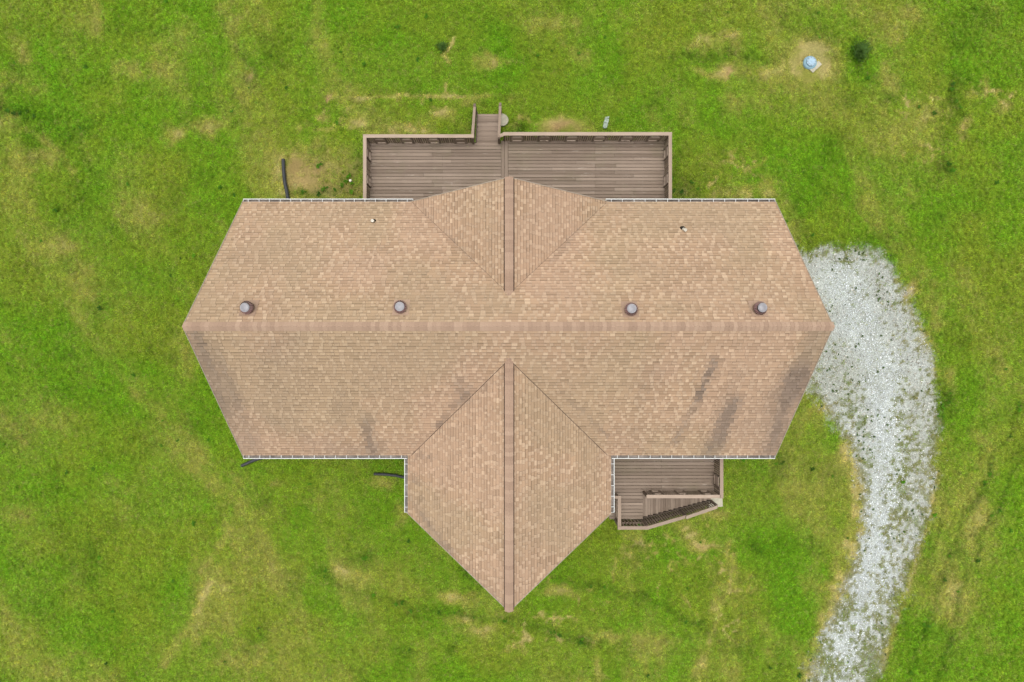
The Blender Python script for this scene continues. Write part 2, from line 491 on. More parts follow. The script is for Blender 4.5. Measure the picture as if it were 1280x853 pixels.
for y0, y1, sg in ((YNT + .02, RY + hap - 0.06, -1), (YST - .02, RY - hap + 0.06, 1)):
    y = y0
    while (y1 - y) * sg > 0:
        o = link('ridge_cap', cm2, roof, (RX, y, ZC)); o.rotation_euler = (0, 0, math.pi/2 * sg + random.uniform(-.01, .01)); y += CE * sg
    # louvred vent body under the caps: dark slots to both sides
    for s_ in (-1, 1):
        m = MB(); a = 0.178; ya, yb = sorted((y0 - sg*(-.03), y1))
        m.quad([(RX+s_*a, ya, ZC-a*S+.012), (RX+s_*a, yb, ZC-a*S+.012), (RX+s_*a, yb, ZC-a*S+.052), (RX+s_*a, ya, ZC-a*S+.052)])
        m.quad([(RX+s_*a, ya, ZC-a*S+.052), (RX+s_*a, yb, ZC-a*S+.052), (RX+s_*.10, yb, ZC-.10*S+.056), (RX+s_*.10, ya, ZC-.10*S+.056)])
        m.quad([(RX+s_*a, ya, ZC-a*S+.052), (RX+s_*.10, ya, ZC-.10*S+.056), (RX+s_*.10, ya, ZC-.10*S), (RX+s_*a, ya, ZC-a*S)])
        m.build('ridge_vent', M_DARK, roof)

# gutters with hanger straps
def gutter(a, c, out, ncap=(True, True), step=0.41):
    """a->c along the eave, out = outward unit vector; a.z is the top of the trough"""
    a = Vector(a); c = Vector(c); out = Vector(out); d = (c - a); L = d.length; d.normalize()
    prof = [(0.0, 0.0), (0.0, -0.115), (0.10, -0.115), (0.125, -0.045), (0.118, 0.0), (0.150, 0.0), (0.150, -0.05), (0.115, -0.125), (-0.008, -0.125), (-0.008, 0.0)]
    m = MB()
    for p in (a, c):
        for o_, z in prof: q = p + out*o_; m.v.append((q.x, q.y, q.z + z))
    n = len(prof)
    for i in range(n): m.f.append((i, (i+1) % n, n+(i+1) % n, n+i))
    me = m.mesh('gutter', M_WHITE); me.materials.append(M_GUT)
    for i, p in enumerate(me.polygons):
        if i in (0, 1, 2, 3): p.material_index = 1
    g = link('gutter', me, house)
    for flag, p, s_ in ((ncap[0], a, 1), (ncap[1], c, -1)):
        if flag:
            q = p + d * (0.006*s_) + out*0.0685
            e = MB().bar((q.x-out.x*.08, q.y-out.y*.08, q.z-.06), (q.x+out.x*.078, q.y+out.y*.078, q.z-.06), 0.014, 0.128).build('end_cap', M_WHITE, g)
    nh = int(L / step)
    hm = MB().box(-.011, .011, -0.04, 0.128, -.006, .006).mesh('hanger', M_WHITE)
    rz = math.atan2(out.y, out.x) - math.pi/2
    for i in range(nh):
        q = a + d * ((i + .5) * L / nh + random.uniform(-.02, .02))
        h_ = link('hanger', hm, g, (q.x, q.y, q.z + .014), rz + random.uniform(-.03, .03))
        if out.y < -.5 or abs(out.x) > .5: pass
    return g
GZ = ZE - 0.012
XW0g, XE0g = XW0 + .0, XE0 - .0
gutter((XW0g, YN-.012, GZ), (RX-HW+.05, YN-.012, GZ), (0, 1, 0))
gutter((RX+HW-.05, YN-.012, GZ), (XE0g, YN-.012, GZ), (0, 1, 0))
gutter((XW0g, YS+.012, GZ), (RX-HWS-.01, YS+.012, GZ), (0, -1, 0), (True, False))
gutter((RX+HWS+.01, YS+.012, GZ), (XE0g, YS+.012, GZ), (0, -1, 0), (False, True))
GZ2 = ZC - S*HWS - .012
gutter((RX-HWS+.012, YSE+.02, GZ2), (RX-HWS+.012, YS-.13, GZ2), (-1, 0, 0), (True, True))
gutter((RX+HWS-.012, YSE+.02, GZ2), (RX+HWS-.012, YS-.13, GZ2), (1, 0, 0), (True, True))

# walls: closed prisms under the roof, windows and doors
def wallpoly(name, mat, pts, th=0.12):
    """vertical wall from base polyline; pts = list of (x,y,ztop), built as a ribbon down to the lawn"""
    m = MB()
    for (x0, y0, z0), (x1, y1, z1) in zip(pts, pts[1:]):
        d = Vector((x1-x0, y1-y0, 0)).normalized(); nn = Vector((-d.y, d.x, 0)) * th
        b = len(m.v)
        for (x, y, z) in ((x0, y0, z0), (x1, y1, z1)):
            zb = -2.4
            for k in (0, 1): m.v += [(x+nn.x*k, y+nn.y*k, zb), (x+nn.x*k, y+nn.y*k, z)]
        m.f += [(b, b+4, b+5, b+1), (b+2, b+3, b+7, b+6), (b+1, b+5, b+7, b+3), (b, b+1, b+3, b+2), (b+4, b+6, b+7, b+5)]
    return m.build(name, mat, house)
OH = 0.45
def zm_y(y): return ZR - S*abs(y-RY) - 0.17
def zc_x(x): return ZC - S*abs(x-RX) - 0.17
yn, ys, xw, xe = YN-OH, YS+OH, XW0+.55, XE0-.55
wall = wallpoly('wall', M_SIDING, [(xw, yn, zm_y(yn)), (xw-.25, RY, ZR-.17), (xw, ys, zm_y(ys))])
wallpoly('wall', M_SIDING, [(xe, ys, zm_y(ys)), (xe+.25, RY, ZR-.17), (xe, yn, zm_y(yn))])
wallpoly('wall', M_SIDING, [(xe, yn, zm_y(yn)), (RX+HW-.4, yn, zm_y(yn)), (RX, yn, ZC-.17), (RX-HW+.4, yn, zm_y(yn)), (xw, yn, zm_y(yn))])
fx = HWS - .4
wallpoly('wall', M_SIDING, [(xw, ys, zm_y(ys)), (RX-fx, ys, zm_y(ys)), (RX-fx, YSE+.45, zc_x(RX-fx)), (RX, YST+.8, ZC-.17),
                            (RX+fx, YSE+.45, zc_x(RX+fx)), (RX+fx, ys, zm_y(ys)), (xe, ys, zm_y(ys))])
def window(x, y, z, w, h, rz, name='window'):
    fr = MB()
    t = .07
    fr.box(-w/2-t, w/2+t, -.05, .03, -t, 0).box(-w/2-t, w/2+t, -.05, .03, h, h+t).box(-w/2-t, -w/2, -.05, .03, 0, h).box(w/2, w/2+t, -.05, .03, 0, h)
    o = fr.build(name, M_WHITE, house, (x, y, z), rz)
    MB().box(-w/2, w/2, -.02, .0, 0, h).build('pane', M_GLASS, o)
    return o
for px_ in (-8.3, -5.6, 5.2, 8.1):
    window(px_, yn+.02, 1.95, 1.1, 1.1, math.pi)
window(-2.5, yn+.02, 1.24, 1.7, 2.0, math.pi, 'door'); window(2.2, yn+.02, 1.24, 1.7, 2.0, math.pi, 'door')
for px_ in (-8.2, -5.7): window(px_, ys-.02, 1.95, 1.1, 1.1, 0)
window(5.6, ys-.02, 1.24, .9, 2.0, 0, 'door'); window(8.0, ys-.02, 1.95, 1.1, 1.1, 0)
for py_ in (-1.6, 2.7):
    window(xw-.17, py_, 1.95, 1.1, 1.1, -math.pi/2); window(xe+.17, py_, 1.95, 1.1, 1.1, math.pi/2)

# turbine vents on the back slope
def nslope_z(y): return ZR - S*(y-RY)
turb = []
vane_m = MB()
for k in range(22):
    a = 2*math.pi*k/22; a2 = a + 0.22
    pr = [(0.165, 0.12), (0.225, 0.20), (0.225, 0.30), (0.165, 0.40)]
    for (r0, z0), (r1, z1) in zip(pr, pr[1:]):
        vane_m.quad([(r0*math.cos(a), r0*math.sin(a), z0), ((r0-.02)*math.cos(a2), (r0-.02)*math.sin(a2), z0), ((r1-.02)*math.cos(a2), (r1-.02)*math.sin(a2), z1), (r1*math.cos(a), r1*math.sin(a), z1)])
vane_me = vane_m.mesh('vanes', M_VENT)
core_me = MB().lathe([(.15, .1), (.19, .2), (.19, .3), (.14, .40)], 20).mesh('core', M_RUB, True)
cap_me = MB().lathe([(.150, .395), (.158, .408), (.150, .420), (.128, .418), (.12, .428), (.05, .44), (.01, .444)], 28).mesh('top_disc', M_VTOP)
col_me = MB().lathe([(.165, -.20), (.165, .12), (.178, .122), (.178, .135), (.14, .137)], 24).mesh('collar', M_VENT, True)
for px_, py_ in ((309, 384.5), (500.5, 384), (788.5, 386.5), (950, 385.5)):
    z = 6.9
    for _ in range(10):
        x_, y_ = at(px_, py_, z + .2); z = nslope_z(y_)
    base = MB()
    q = .27
    base.quad([(-q, -q, q*S+.034), (q, -q, q*S+.034), (q, q, -q*S+.034), (-q, q, -q*S+.034)])
    base.quad([(-q, q, -q*S+.034), (q, q, -q*S+.034), (q, q, -q*S+.01), (-q, q, -q*S+.01)])
    v = base.build('roof_vent', M_CAP, house, (x_, y_, z))
    for me, rz in ((col_me, 0), (core_me, 0), (vane_me, random.random()), (cap_me, 0)):
        o = link(me.name, me, v, (0, 0, 0)); o.rotation_euler = (R(random.uniform(-2, 2)), R(random.uniform(-2, 2)), rz)
# plumbing vents: white pipe in a black boot
for px_, py_, dx, tilt in ((465, 275.5, .03, (0, 0)), (856, 284.5, -.05, (R(18), R(14)))):
    z = 4.5
    for _ in range(10):
        x_, y_ = at(px_, py_, z + .15); z = nslope_z(y_)
    v = MB().lathe([(.115, -.06), (.105, .03), (.06, .07), (.05, .10)], 18).build('plumbing_boot', M_RUB, house, (x_ + dx, y_ - .03, z), 0, True)
    m = MB().lathe([(.055, 0), (.055, .26), (.035, .262), (.034, .21), (.005, .21)], 18)
    o = m.build('vent_pipe', M_PVC, v); o.rotation_euler = (tilt[0], tilt[1], 0)
# downspouts
for x_, y_ in ((XW0+.9, YN-OH+.07), (-9.3, YS+OH-.07), (RX-HWS+.32, YS-1.0), (XE0-.4, YN-OH+.07), (XE0-.4, YS+OH-.07)):
    zb = float(tz(x_, y_))
    MB().box(x_-.04, x_+.04, y_-.03, y_+.03, zb+.12, 3.35).build('downspout', M_WHITE, house)

# ------------------------------------------------------------------ decks
ZD = 1.20; ZT = 2.10            # deck floor, top of rail cap
PITCH = 0.1425; BW = 0.128; BT = 0.034
mesh_cache = {}
def board(parent, x0, x1, y0, y1, z, axis='X', name='board', mat=None, t=BT):
    L = (x1-x0) if axis == 'X' else (y1-y0); W = (y1-y0) if axis == 'X' else (x1-x0)
    key = (round(L, 3), round(W, 3), axis, t, (mat or (M_BX if axis == 'X' else M_BY)).name)
    if key not in mesh_cache:
        m = MB(); hx, hy = (x1-x0)/2, (y1-y0)/2; e = 0.004
        # top edges eased
        b = 0
        m.v += [(-hx,-hy,-t),(hx,-hy,-t),(hx,hy,-t),(-hx,hy,-t),(-hx,-hy,-e),(hx,-hy,-e),(hx,hy,-e),(-hx,hy,-e),(-hx+e,-hy+e,0),(hx-e,-hy+e,0),(hx-e,hy-e,0),(-hx+e,hy-e,0)]
        m.f += [(3,2,1,0),(0,1,5,4),(1,2,6,5),(2,3,7,6),(3,0,4,7),(4,5,9,8),(5,6,10,9),(6,7,11,10),(7,4,8,11),(8,9,10,11)]
        mesh_cache[key] = m.mesh(name, mat or (M_BX if axis == 'X' else M_BY))
    o = link(name, mesh_cache[key], parent, ((x0+x1)/2, (y0+y1)/2, z + random.uniform(-.0015, .0015)))
    o.rotation_euler = (random.uniform(-.006, .006), 0, 0) if axis == 'X' else (0, random.uniform(-.006, .006), 0)
    return o
def post(parent, x, y, z0, z1, w=.09):
    return MB().box(-w/2, w/2, -w/2, w/2, 0, z1-z0).build('post', M_RZ, parent, (x, y, z0))
bal_cache = {}
def baluster(parent, x, y, z0, z1, rz=0):
    k = round(z1-z0, 2)
    if k not in bal_cache: bal_cache[k] = MB().box(-.019, .019, -.019, .019, 0, k).mesh('baluster', M_BAL)
    return link('baluster', bal_cache[k], parent, (x, y, z0), rz + random.uniform(-.05, .05))
def bar(parent, name, a, c, w, h, mat):
    return MB().bar(a, c, w, h).build(name, mat, parent)
def rail_run(parent, a, c, inward, pattern='plain', step=.125, zf=ZD, zt=ZT, cap=True, e0=0.0, e1=0.0, posts=True):
    """level railing from a to c; inward = unit vector toward the deck"""
    a = Vector((a[0], a[1])); c = Vector((c[0], c[1])); d = c - a; L = d.length; d.normalize()
    ax = abs(d.x) > abs(d.y); mt = M_RX if ax else M_RY
    ins = Vector(inward)
    if cap:
        A = a - d*e0; B = c + d*e1
        bar(parent, 'rail_cap', (A.x, A.y, zt-.019), (B.x, B.y, zt-.019), .14, .038, mt)
    P = lambda t, o=0.0: a + d*t + ins*o
    p, q = P(0), P(L)
    bar(parent, 'top_rail', (p.x, p.y, zt-.085), (q.x, q.y, zt-.085), .038, .09, mt)
    if pattern == 'plain':
        bar(parent, 'bottom_rail', (p.x, p.y, zf+.10), (q.x, q.y, zf+.10), .038, .09, mt)
        n = int(L/step)
        for i in range(n):
            u = P((i+.5)*L/n, .045); baluster(parent, u.x, u.y, zf-.20, zt-.045)
    else:
        # groups of pickets alternating with framed panels
        per = 1.10; n = max(1, round(L/per)); per = L/n
        for i in range(n+1):
            tc = i*per
            for j in range(-3, 4):
                tt = tc + j*.088
                if tt < .03 or tt > L-.03: continue
                u = P(tt, .03); baluster(parent, u.x, u.y, zf-.02, zt-.045)
            if i < n:
                lo, hi = tc+.34, tc+per-.34
                u, v = P(lo, .05), P(hi, .05)
                bar(parent, 'panel_board', (u.x, u.y, zf+.06), (v.x, v.y, zf+.06), .038, .10, mt)
                bar(parent, 'panel_board', (u.x, u.y, zf+.46), (v.x, v.y, zf+.46), .038, .34, mt)
                for w in (u, v):
                    bar(parent, 'panel_stile', (w.x, w.y, zf-.02), (w.x, w.y, zt-.05), .085, .03, M_RZ)
    if posts:
        np_ = max(1, round(L/1.9))
        for i in range(np_+1):
            u = P(min(max(i*L/np_, .05), L-.05), -.012)
            post(parent, u.x, u.y, float(tz(u.x, u.y))-.1, zt-.04)

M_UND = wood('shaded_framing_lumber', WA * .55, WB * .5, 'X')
# ---- back deck
back = empty('wooden_deck', (0.2, 6.6, 0), 'wide weathered back deck of two board fields with steps down to the lawn', 'deck')
back.location = (0, 0, 0)
XL, XRt, XM0, XM1 = -6.00, 6.45, -0.46, -0.16
YD = 8.36; YW = YN-OH+.02
r = 0; y = YD
while y > YW + .1:
    j = (at(540, 200, ZD)[0] if r % 2 else at(553, 200, ZD)[0]) + random.choice((0, 0, .4, -.35)) * (r > 8)
    if r in (2, 5): j = at(564, 200, ZD)[0]
    for x0, x1 in ((XL, j), (j, XM0)): board(back, x0+.003, x1-.003, y-BW, y, ZD)
    y -= PITCH; r += 1
y = YD + .10; r = 0
while y > YW + .1:
    j = at((744, 720, 744, 690, 768)[r % 5], 200, ZD)[0]; j2 = at((792, 835, 770, 744, 835)[r % 5], 200, ZD)[0]
    cuts = [XM1, j] + ([j2] if j2 < XRt - .6 and j2 > j + .5 else []) + [XRt]
    for x0, x1 in zip(cuts, cuts[1:]): board(back, x0+.003, x1-.003, y-BW, y, ZD)
    y -= PITCH; r += 1
for k in range(2):
    board(back, XM0+.006+k*.147, XM0+.006+k*.147+.138, YW, YD+.09, ZD+.002, 'Y')
bar(back, 'rim_joist', (XL, YD-.02, ZD-.14), (XM0, YD-.02, ZD-.14), .038, .2, M_UND)
bar(back, 'rim_joist', (XM0, YD+.08, ZD-.14), (XRt, YD+.08, ZD-.14), .038, .2, M_UND)
bar(back, 'rim_joist', (XL+.02, YW, ZD-.14), (XL+.02, YD-.05, ZD-.14), .038, .2, M_UND)
bar(back, 'rim_joist', (XRt-.02, YW, ZD-.14), (XRt-.02, YD+.05, ZD-.14), .038, .2, M_UND)
for i in range(30):
    x_ = XL + .2 + i*.42
    bar(back, 'joist', (x_, YW, ZD-.14), (x_, YD-.06, ZD-.14), .038, .19, M_UND)
SX0, SX1 = -1.50, -0.59
YR1, YR2 = 8.38, 8.47
rail_run(back, (XL-.02, YR1), (SX0-.09, YR1), (0, -1), 'panel', e0=.07, e1=.04)
rail_run(back, (XM0+.10, YR2), (XRt+.02, YR2), (0, -1), 'panel', e0=.0, e1=.07)
rail_run(back, (XL-.02, YW+.1), (XL-.02, YR1-.08), (1, 0), 'panel', e1=.01)
rail_run(back, (XRt+.02, YW+.1), (XRt+.02, YR2-.08), (-1, 0), 'panel', e1=.01)
bar(back, 'rail_cap', (-.50, YR1+.00, ZT-.022), (XM0+.14, YR2-.0, ZT-.022), .13, .036, M_RX)
# steps: six treads of two boards
RISE, RUN = .175, .262
for i in range(1, 7):
    z = ZD - RISE*i; y0 = YD + RUN*(i-1)
    for k in range(2):
        board(back, SX0, SX1, y0+.006+k*.128, y0+.006+k*.128+.121, z, 'X', 'tread', t=.036)
    board(back, SX0+.01, SX1-.01, y0-.014, y0+.004, z+.135, 'X', 'riser', t=.13)
for x_ in (SX0-.025, SX1+.025):
    bar(back, 'stringer', (x_, YD, ZD-.16), (x_, YD+RUN*6+.05, ZD-.16-RISE*6), .038, .24, M_UND)
board(back, SX0-.02, SX1+.02, YD+.0, YD+.004, ZD-.002, 'X', 'riser', t=.14)
for x0_, x1_, ye in ((-1.62, -1.585, 9.98), (-.535, -.50, 10.02)):
    zt1 = ZT - .02; zt0 = 1.02
    bar(back, 'handrail', (x0_, YR1-.04, zt1), (x1_, ye, zt0), .11, .038, M_RY)
    post(back, x1_, ye+.02, -.1, zt0+.09, .10); post(back, x0_, YR1-.04, -.1, zt1-.03, .09)
    n = 11
    for i in range(n):
        t = (i+.8)/(n+.5); xx = lerp(x0_, x1_, t); yy = lerp(YR1, ye, t)
        baluster(back, xx, yy, lerp(ZD-.15, .0, t), lerp(zt1, zt0, t)-.03)

# ---- front deck with landing and side stair
front = empty('wooden_deck', (0, 0, 0), 'small weathered front porch deck tucked beside the front wing with a long side stair', 'deck')
FXW = RX + fx + .10; FXE = 8.55; FYS = -6.34; FYW = ys - .14
y = FYW; r = 0
while y > FYS + .02:
    board(front, FXW, FXE-.02, y-BW, y, ZD) if r % 2 else (board(front, FXW, 6.3, y-BW, y, ZD), board(front, 6.306, FXE-.02, y-BW, y, ZD))
    y -= PITCH; r += 1
LX1 = 5.52; LYS = -7.44
while y > LYS + .02:
    board(front, FXW+.55, LX1, y-BW, y, ZD - .001); y -= PITCH
LX0 = 4.39
MBj = [((FXW, FYW-.02), (FXW, FYS)), ((FXE-.03, FYW-.02), (FXE-.03, FYS)), ((LX1, FYS-.06), (FXE-.05, FYS-.06)), ((LX0+.03, FYS), (LX0+.03, LYS)), ((LX0, LYS-.02), (LX1, LYS-.02)), ((LX1-.02, FYS-.1), (LX1-.02, LYS))]
for (a_, b_) in MBj:
    bar(front, 'rim_joist', (a_[0], a_[1], ZD-.145), (b_[0], b_[1], ZD-.145), .038, .2, M_UND)
for i in range(10):
    x_ = FXW + .4 + i*.42; bar(front, 'joist', (x_, FYW, ZD-.14), (x_, FYS+.04, ZD-.14), .038, .19, M_UND)
rail_run(front, (5.50, -6.357), (FXE+.02, -6.357), (0, 1), 'panel', e0=.0, e1=-.05)
rail_run(front, (FXE+.02, -6.36), (FXE+.02, FYW+.0), (-1, 0), 'panel', e0=.07, e1=0)
rail_run(front, (LX0, -7.56), (LX0, -6.42), (1, 0), 'plain', e0=-.0, e1=.09, step=.11)
bar(front, 'rail_cap', (LX0-.22, -6.385, ZT-.017), (LX0+.06, -6.385, ZT-.017), .11, .036, M_RX)
rail_run(front, (LX0-.02, -7.64), (LX1+.02, -7.64), (0, 1), 'plain', e0=.05, e1=.03, step=.135)
# stair: 14 treads running east
FR, FT = .192, .262
def side_y(i): return lerp(-7.45, -7.32, i/14)
for i in range(14):
    z = ZD - FR*(i+1); x0 = LX1 + FT*i
    for k in range(2):
        board(front, x0+.010+k*.122, x0+.010+k*.122+.117, side_y(i), -6.42, z, 'Y', 'tread', t=.036)
ze = ZD - FR*14
for ya, yb in ((-6.40, -6.40), (-7.49, -7.36)):
    bar(front, 'stringer', (LX1, ya, ZD-.18), (LX1+FT*14, yb, ze-.14), .038, .26, M_UND)
# two sloping handrails with a post between
P0 = Vector((LX1+.02, -7.64, ZT-.02)); P1 = Vector((7.42, -7.56, .66)); P2 = Vector((7.50, -7.60, .60)); P3 = Vector((9.20, -7.44, -.62))
for A, B in ((P0, P1), (P2, P3)):
    bar(front, 'handrail', A, B, .14, .038, M_RX)
    L = (B-A).length; n = int((B.x-A.x)/.118)
    for i in range(n):
        t = (i+.6)/n; q = A.lerp(B, t)
        baluster(front, q.x, q.y+.045, q.z-1.12, q.z-.03)
    a2 = A + Vector((0, .01, -.80)); b2 = B + Vector((0, .01, -.80))
    bar(front, 'bottom_rail', a2, b2, .038, .085, M_UND)
for q in (P0, (P1+P2)/2, P3):
    post(front, q.x, q.y+.04, float(tz(q.x, q.y))-.1, q.z-.03, .095)

# ------------------------------------------------------------------ small things on the lawn
def pipe(pts, r, label, cat='drain pipe'):
    W = []
    P = [at(*p) for p in pts]
    for (x0, y0), (x1, y1) in zip(P, P[1:]):
        n = max(2, int(math.hypot(x1-x0, y1-y0) / .02))
        for i in range(n): t = i/n; W.append((lerp(x0, x1, t), lerp(y0, y1, t)))
    W.append(P[-1])
    pts3 = [(x, y, float(tz(x, y)) + r + .05) for x, y in W]
    o = MB().tube(pts3, r, 14, .07).build('drain_pipe', M_BLACK); 
    return tag(o, label, cat, 'black corrugated drain pipes round the house')
pipe([(355.2, 200), (355.6, 212), (357, 228), (359.5, 240), (362, 255)], .075, 'black corrugated drain pipe lying on the lawn left of the back deck')
pipe([(303, 582), (315, 576.5), (334, 569.5), (345, 564)], .07, 'black corrugated drain pipe slanting out under the lower left eave')
pipe([(468, 592), (482, 592.5), (495, 594), (514, 598)], .065, 'black corrugated drain pipe beside the front wing, below the left eave')

x_, y_ = at(1012, 79); z_ = float(tz(x_, y_))
riser = empty('septic_riser', (x_, y_, z_), 'pale blue round tank lid in a ring of bare straw at the upper right', 'tank lid')
MB().lathe([(.31, -.05), (.29, .06), (.25, .10), (.23, .10)], 32).build('riser_ring', M_BLUE, riser, smooth=False)
MB().lathe([(.19, .10), (.20, .16), (.185, .185), (.14, .19), (.13, .205), (.05, .21), (.04, .225), (.01, .225)], 32).build('lid', M_BLUE2, riser)
for k in range(8):
    a = k*math.pi/4; MB().lathe([(.018, 0), (.018, .02)], 8, (.165*math.cos(a), .165*math.sin(a), .186)).build('bolt', M_VTOP, riser)
m = MB().box(-.24, .30, -.20, .02, 0, .04); o = m.build('broken_slab', M_PAD, None, (x_+.16, y_-.14, z_+.02), .75)
tag(o, 'pale flat slab piece half under the blue tank lid', 'concrete slab')

x_, y_ = at(438.6, 226.5); z_ = float(tz(x_, y_))
tag(MB().lathe([(.058, -.05), (.058, .12), (.05, .13), (.03, .13), (.028, .15), (.005, .15)], 20).build('cleanout_cap', M_PVC, None, (x_, y_, z_)), 'small round white pipe cap in the grass left of the back deck', 'pipe cap')

x_, y_ = at(627.5, 150.6); z_ = float(tz(x_, y_))
m = MB().lathe([(.27, -.05), (.285, .03), (.275, .055), (.255, .062), (.24, .05), (.02, .05)], 36)
for k in range(-4, 5):
    w = math.sqrt(max(0.001, .22**2 - (k*.05)**2)); m.bar((k*.05, -w, .056), (k*.05, w, .056), .022, .014)
o = m.build('splash_block', M_PAD, None, (x_, y_, z_+.03)); o.rotation_euler = (R(-5), R(6), 0)
tag(o, 'round ribbed beige stone beside the back deck steps', 'stepping stone')

x_, y_ = at(757, 154.5); z_ = float(tz(x_, y_))
V = []; Fq = []; nx, ny = 7, 14
for j in range(ny):
    for i in range(nx):
        V.append(((i/(nx-1)-.5)*.20*(1-.4*abs(j/(ny-1)-.5)) + random.uniform(-.015, .015) + (j/(ny-1)-.5)*.12, (j/(ny-1)-.5)*.50 + random.uniform(-.01, .01), .10 + random.uniform(0, .09)))
for j in range(ny-1):
    for i in range(nx-1):
        a = j*nx+i; Fq.append((a, a+1, a+nx+1, a+nx))
me = bpy.data.meshes.new('plastic_scrap'); me.from_pydata(V, [], Fq); me.materials.append(M_CRUMP); me.update()
o = link('plastic_scrap', me, None, (x_, y_, z_)); md = o.modifiers.new('thick', 'SOLIDIFY'); md.thickness = .004
tag(o, 'crumpled grey plastic scrap on the grass just beyond the back deck rail', 'litter')

def clump(px, py, rx, ry, n, h, name, label):
    x_, y_ = at(px, py); z_ = float(tz(x_, y_)); m = MB(); r_ = random.Random(int(px))
    m.lathe([(.8*min(rx, ry), -.04), (.55*min(rx, ry), .03), (.1*min(rx, ry), .06)], 14)
    for _ in range(n):
        d = min(1.15, abs(r_.gauss(0, .6))); a = r_.random()*6.283; q = 1 + .25*math.sin(3*a+px) + .12*math.sin(7*a)
        bx, by = rx*d*q*math.cos(a), ry*d*q*math.sin(a); la = a + r_.uniform(-1.2, 1.2)
        hh = h*r_.uniform(.4, 1)*(1.1-.6*d); ln = hh*r_.uniform(.2, .9); w = r_.uniform(.006, .013); sx_, sy_ = -w*math.sin(la), w*math.cos(la)
        b = len(m.v); mx, my = bx+ln*.4*math.cos(la), by+ln*.4*math.sin(la)
        m.v += [(bx-sx_, by-sy_, -.03), (bx+sx_, by+sy_, -.03), (mx+sx_, my+sy_, hh*.65), (mx-sx_, my-sy_, hh*.65), (bx+ln*math.cos(la), by+ln*math.sin(la), hh)]
        m.f += [(b, b+1, b+2, b+3), (b+3, b+2, b+4)]
    tag(m.build(name, M_CLUMP, None, (x_, y_, z_)), label, 'grass clump')
M_CLUMP = simple('dark_grass', (0.060, 0.125, 0.018), 0.6, 0.25, 0.55, 18)
clump(1075, 66, .36, .56, 800, .30, 'grass_clump', 'tall dark green grass clump to the right of the blue tank lid')
clump(553, 59, .22, .22, 300, .24, 'weed_clump', 'small dark weed clump above the back deck steps, beside a thin straw streak')
x_, y_ = at(895.5, 627); z_ = float(tz(x_, y_))
m = MB(); m.box(-.32, .32, -.30, .42, -.08, .05)
tag(m.build('concrete_pad', M_PAD, None, (x_-.05, y_+.05, z_), .06), 'small pale concrete pad at the foot of the front side stair', 'concrete pad')

# ------------------------------------------------------------------ lawn, driveway: masks in world space
K = 0.0355
def W(px, py): return at(px, py)
drive_px = [(985,300),(1005,314),(1030,312),(1055,316),(1080,313),(1100,322),(1118,333),(1122,352),(1133,372),(1146,398),(1155,425),(1163,450),(1171,480),(1174,520),(1174,560),(1171,600),(1164,640),(1150,690),(1133,740),(1113,790),(1093,853),(1075,930),(992,940),(1003,853),(1023,800),(1045,755),(1062,715),(1072,680),(1076,640),(1070,595),(1055,555),(1038,525),(1018,500),(1005,480),(985,430)]
drive = np.array([W(*p) for p in drive_px])
def poly_sd(x, y, P):
    """signed distance: positive inside"""
    x = np.asarray(x, float); y = np.asarray(y, float)
    d2 = np.full(x.shape, 1e9); ins = np.zeros(x.shape, bool)
    n = len(P)
    for i in range(n):
        ax, ay = P[i]; bx, by = P[(i+1) % n]
        ex, ey = bx-ax, by-ay
        t = np.clip(((x-ax)*ex + (y-ay)*ey)/(ex*ex+ey*ey), 0, 1)
        d2 = np.minimum(d2, (x-ax-t*ex)**2 + (y-ay-t*ey)**2)
        c = ((ay > y) != (by > y)) & (x < (bx-ax)*(y-ay)/((by-ay) if by != ay else 1e-9) + ax)
        ins ^= c
    return np.where(ins, 1, -1) * np.sqrt(d2)
def seg(x, y, pts, r):
    """soft line mask along a list of pixel points"""
    Q = [W(*p) for p in pts]; m = np.zeros(np.shape(x))
    for (ax, ay), (bx, by) in zip(Q, Q[1:]):
        ex, ey = bx-ax, by-ay
        t = np.clip(((x-ax)*ex+(y-ay)*ey)/(ex*ex+ey*ey+1e-9), 0, 1)
        d = np.hypot(x-ax-t*ex, y-ay-t*ey)
        m = np.maximum(m, np.exp(-(d/(r*K))**2))
    return m
def blob(x, y, px, py, rx, ry, rot=0):
    cx, cy = W(px, py); c, s = math.cos(rot), math.sin(rot)
    u = ((x-cx)*c + (y-cy)*s)/(rx*K); v = (-(x-cx)*s + (y-cy)*c)/(ry*K)
    return np.exp(-(u*u+v*v))

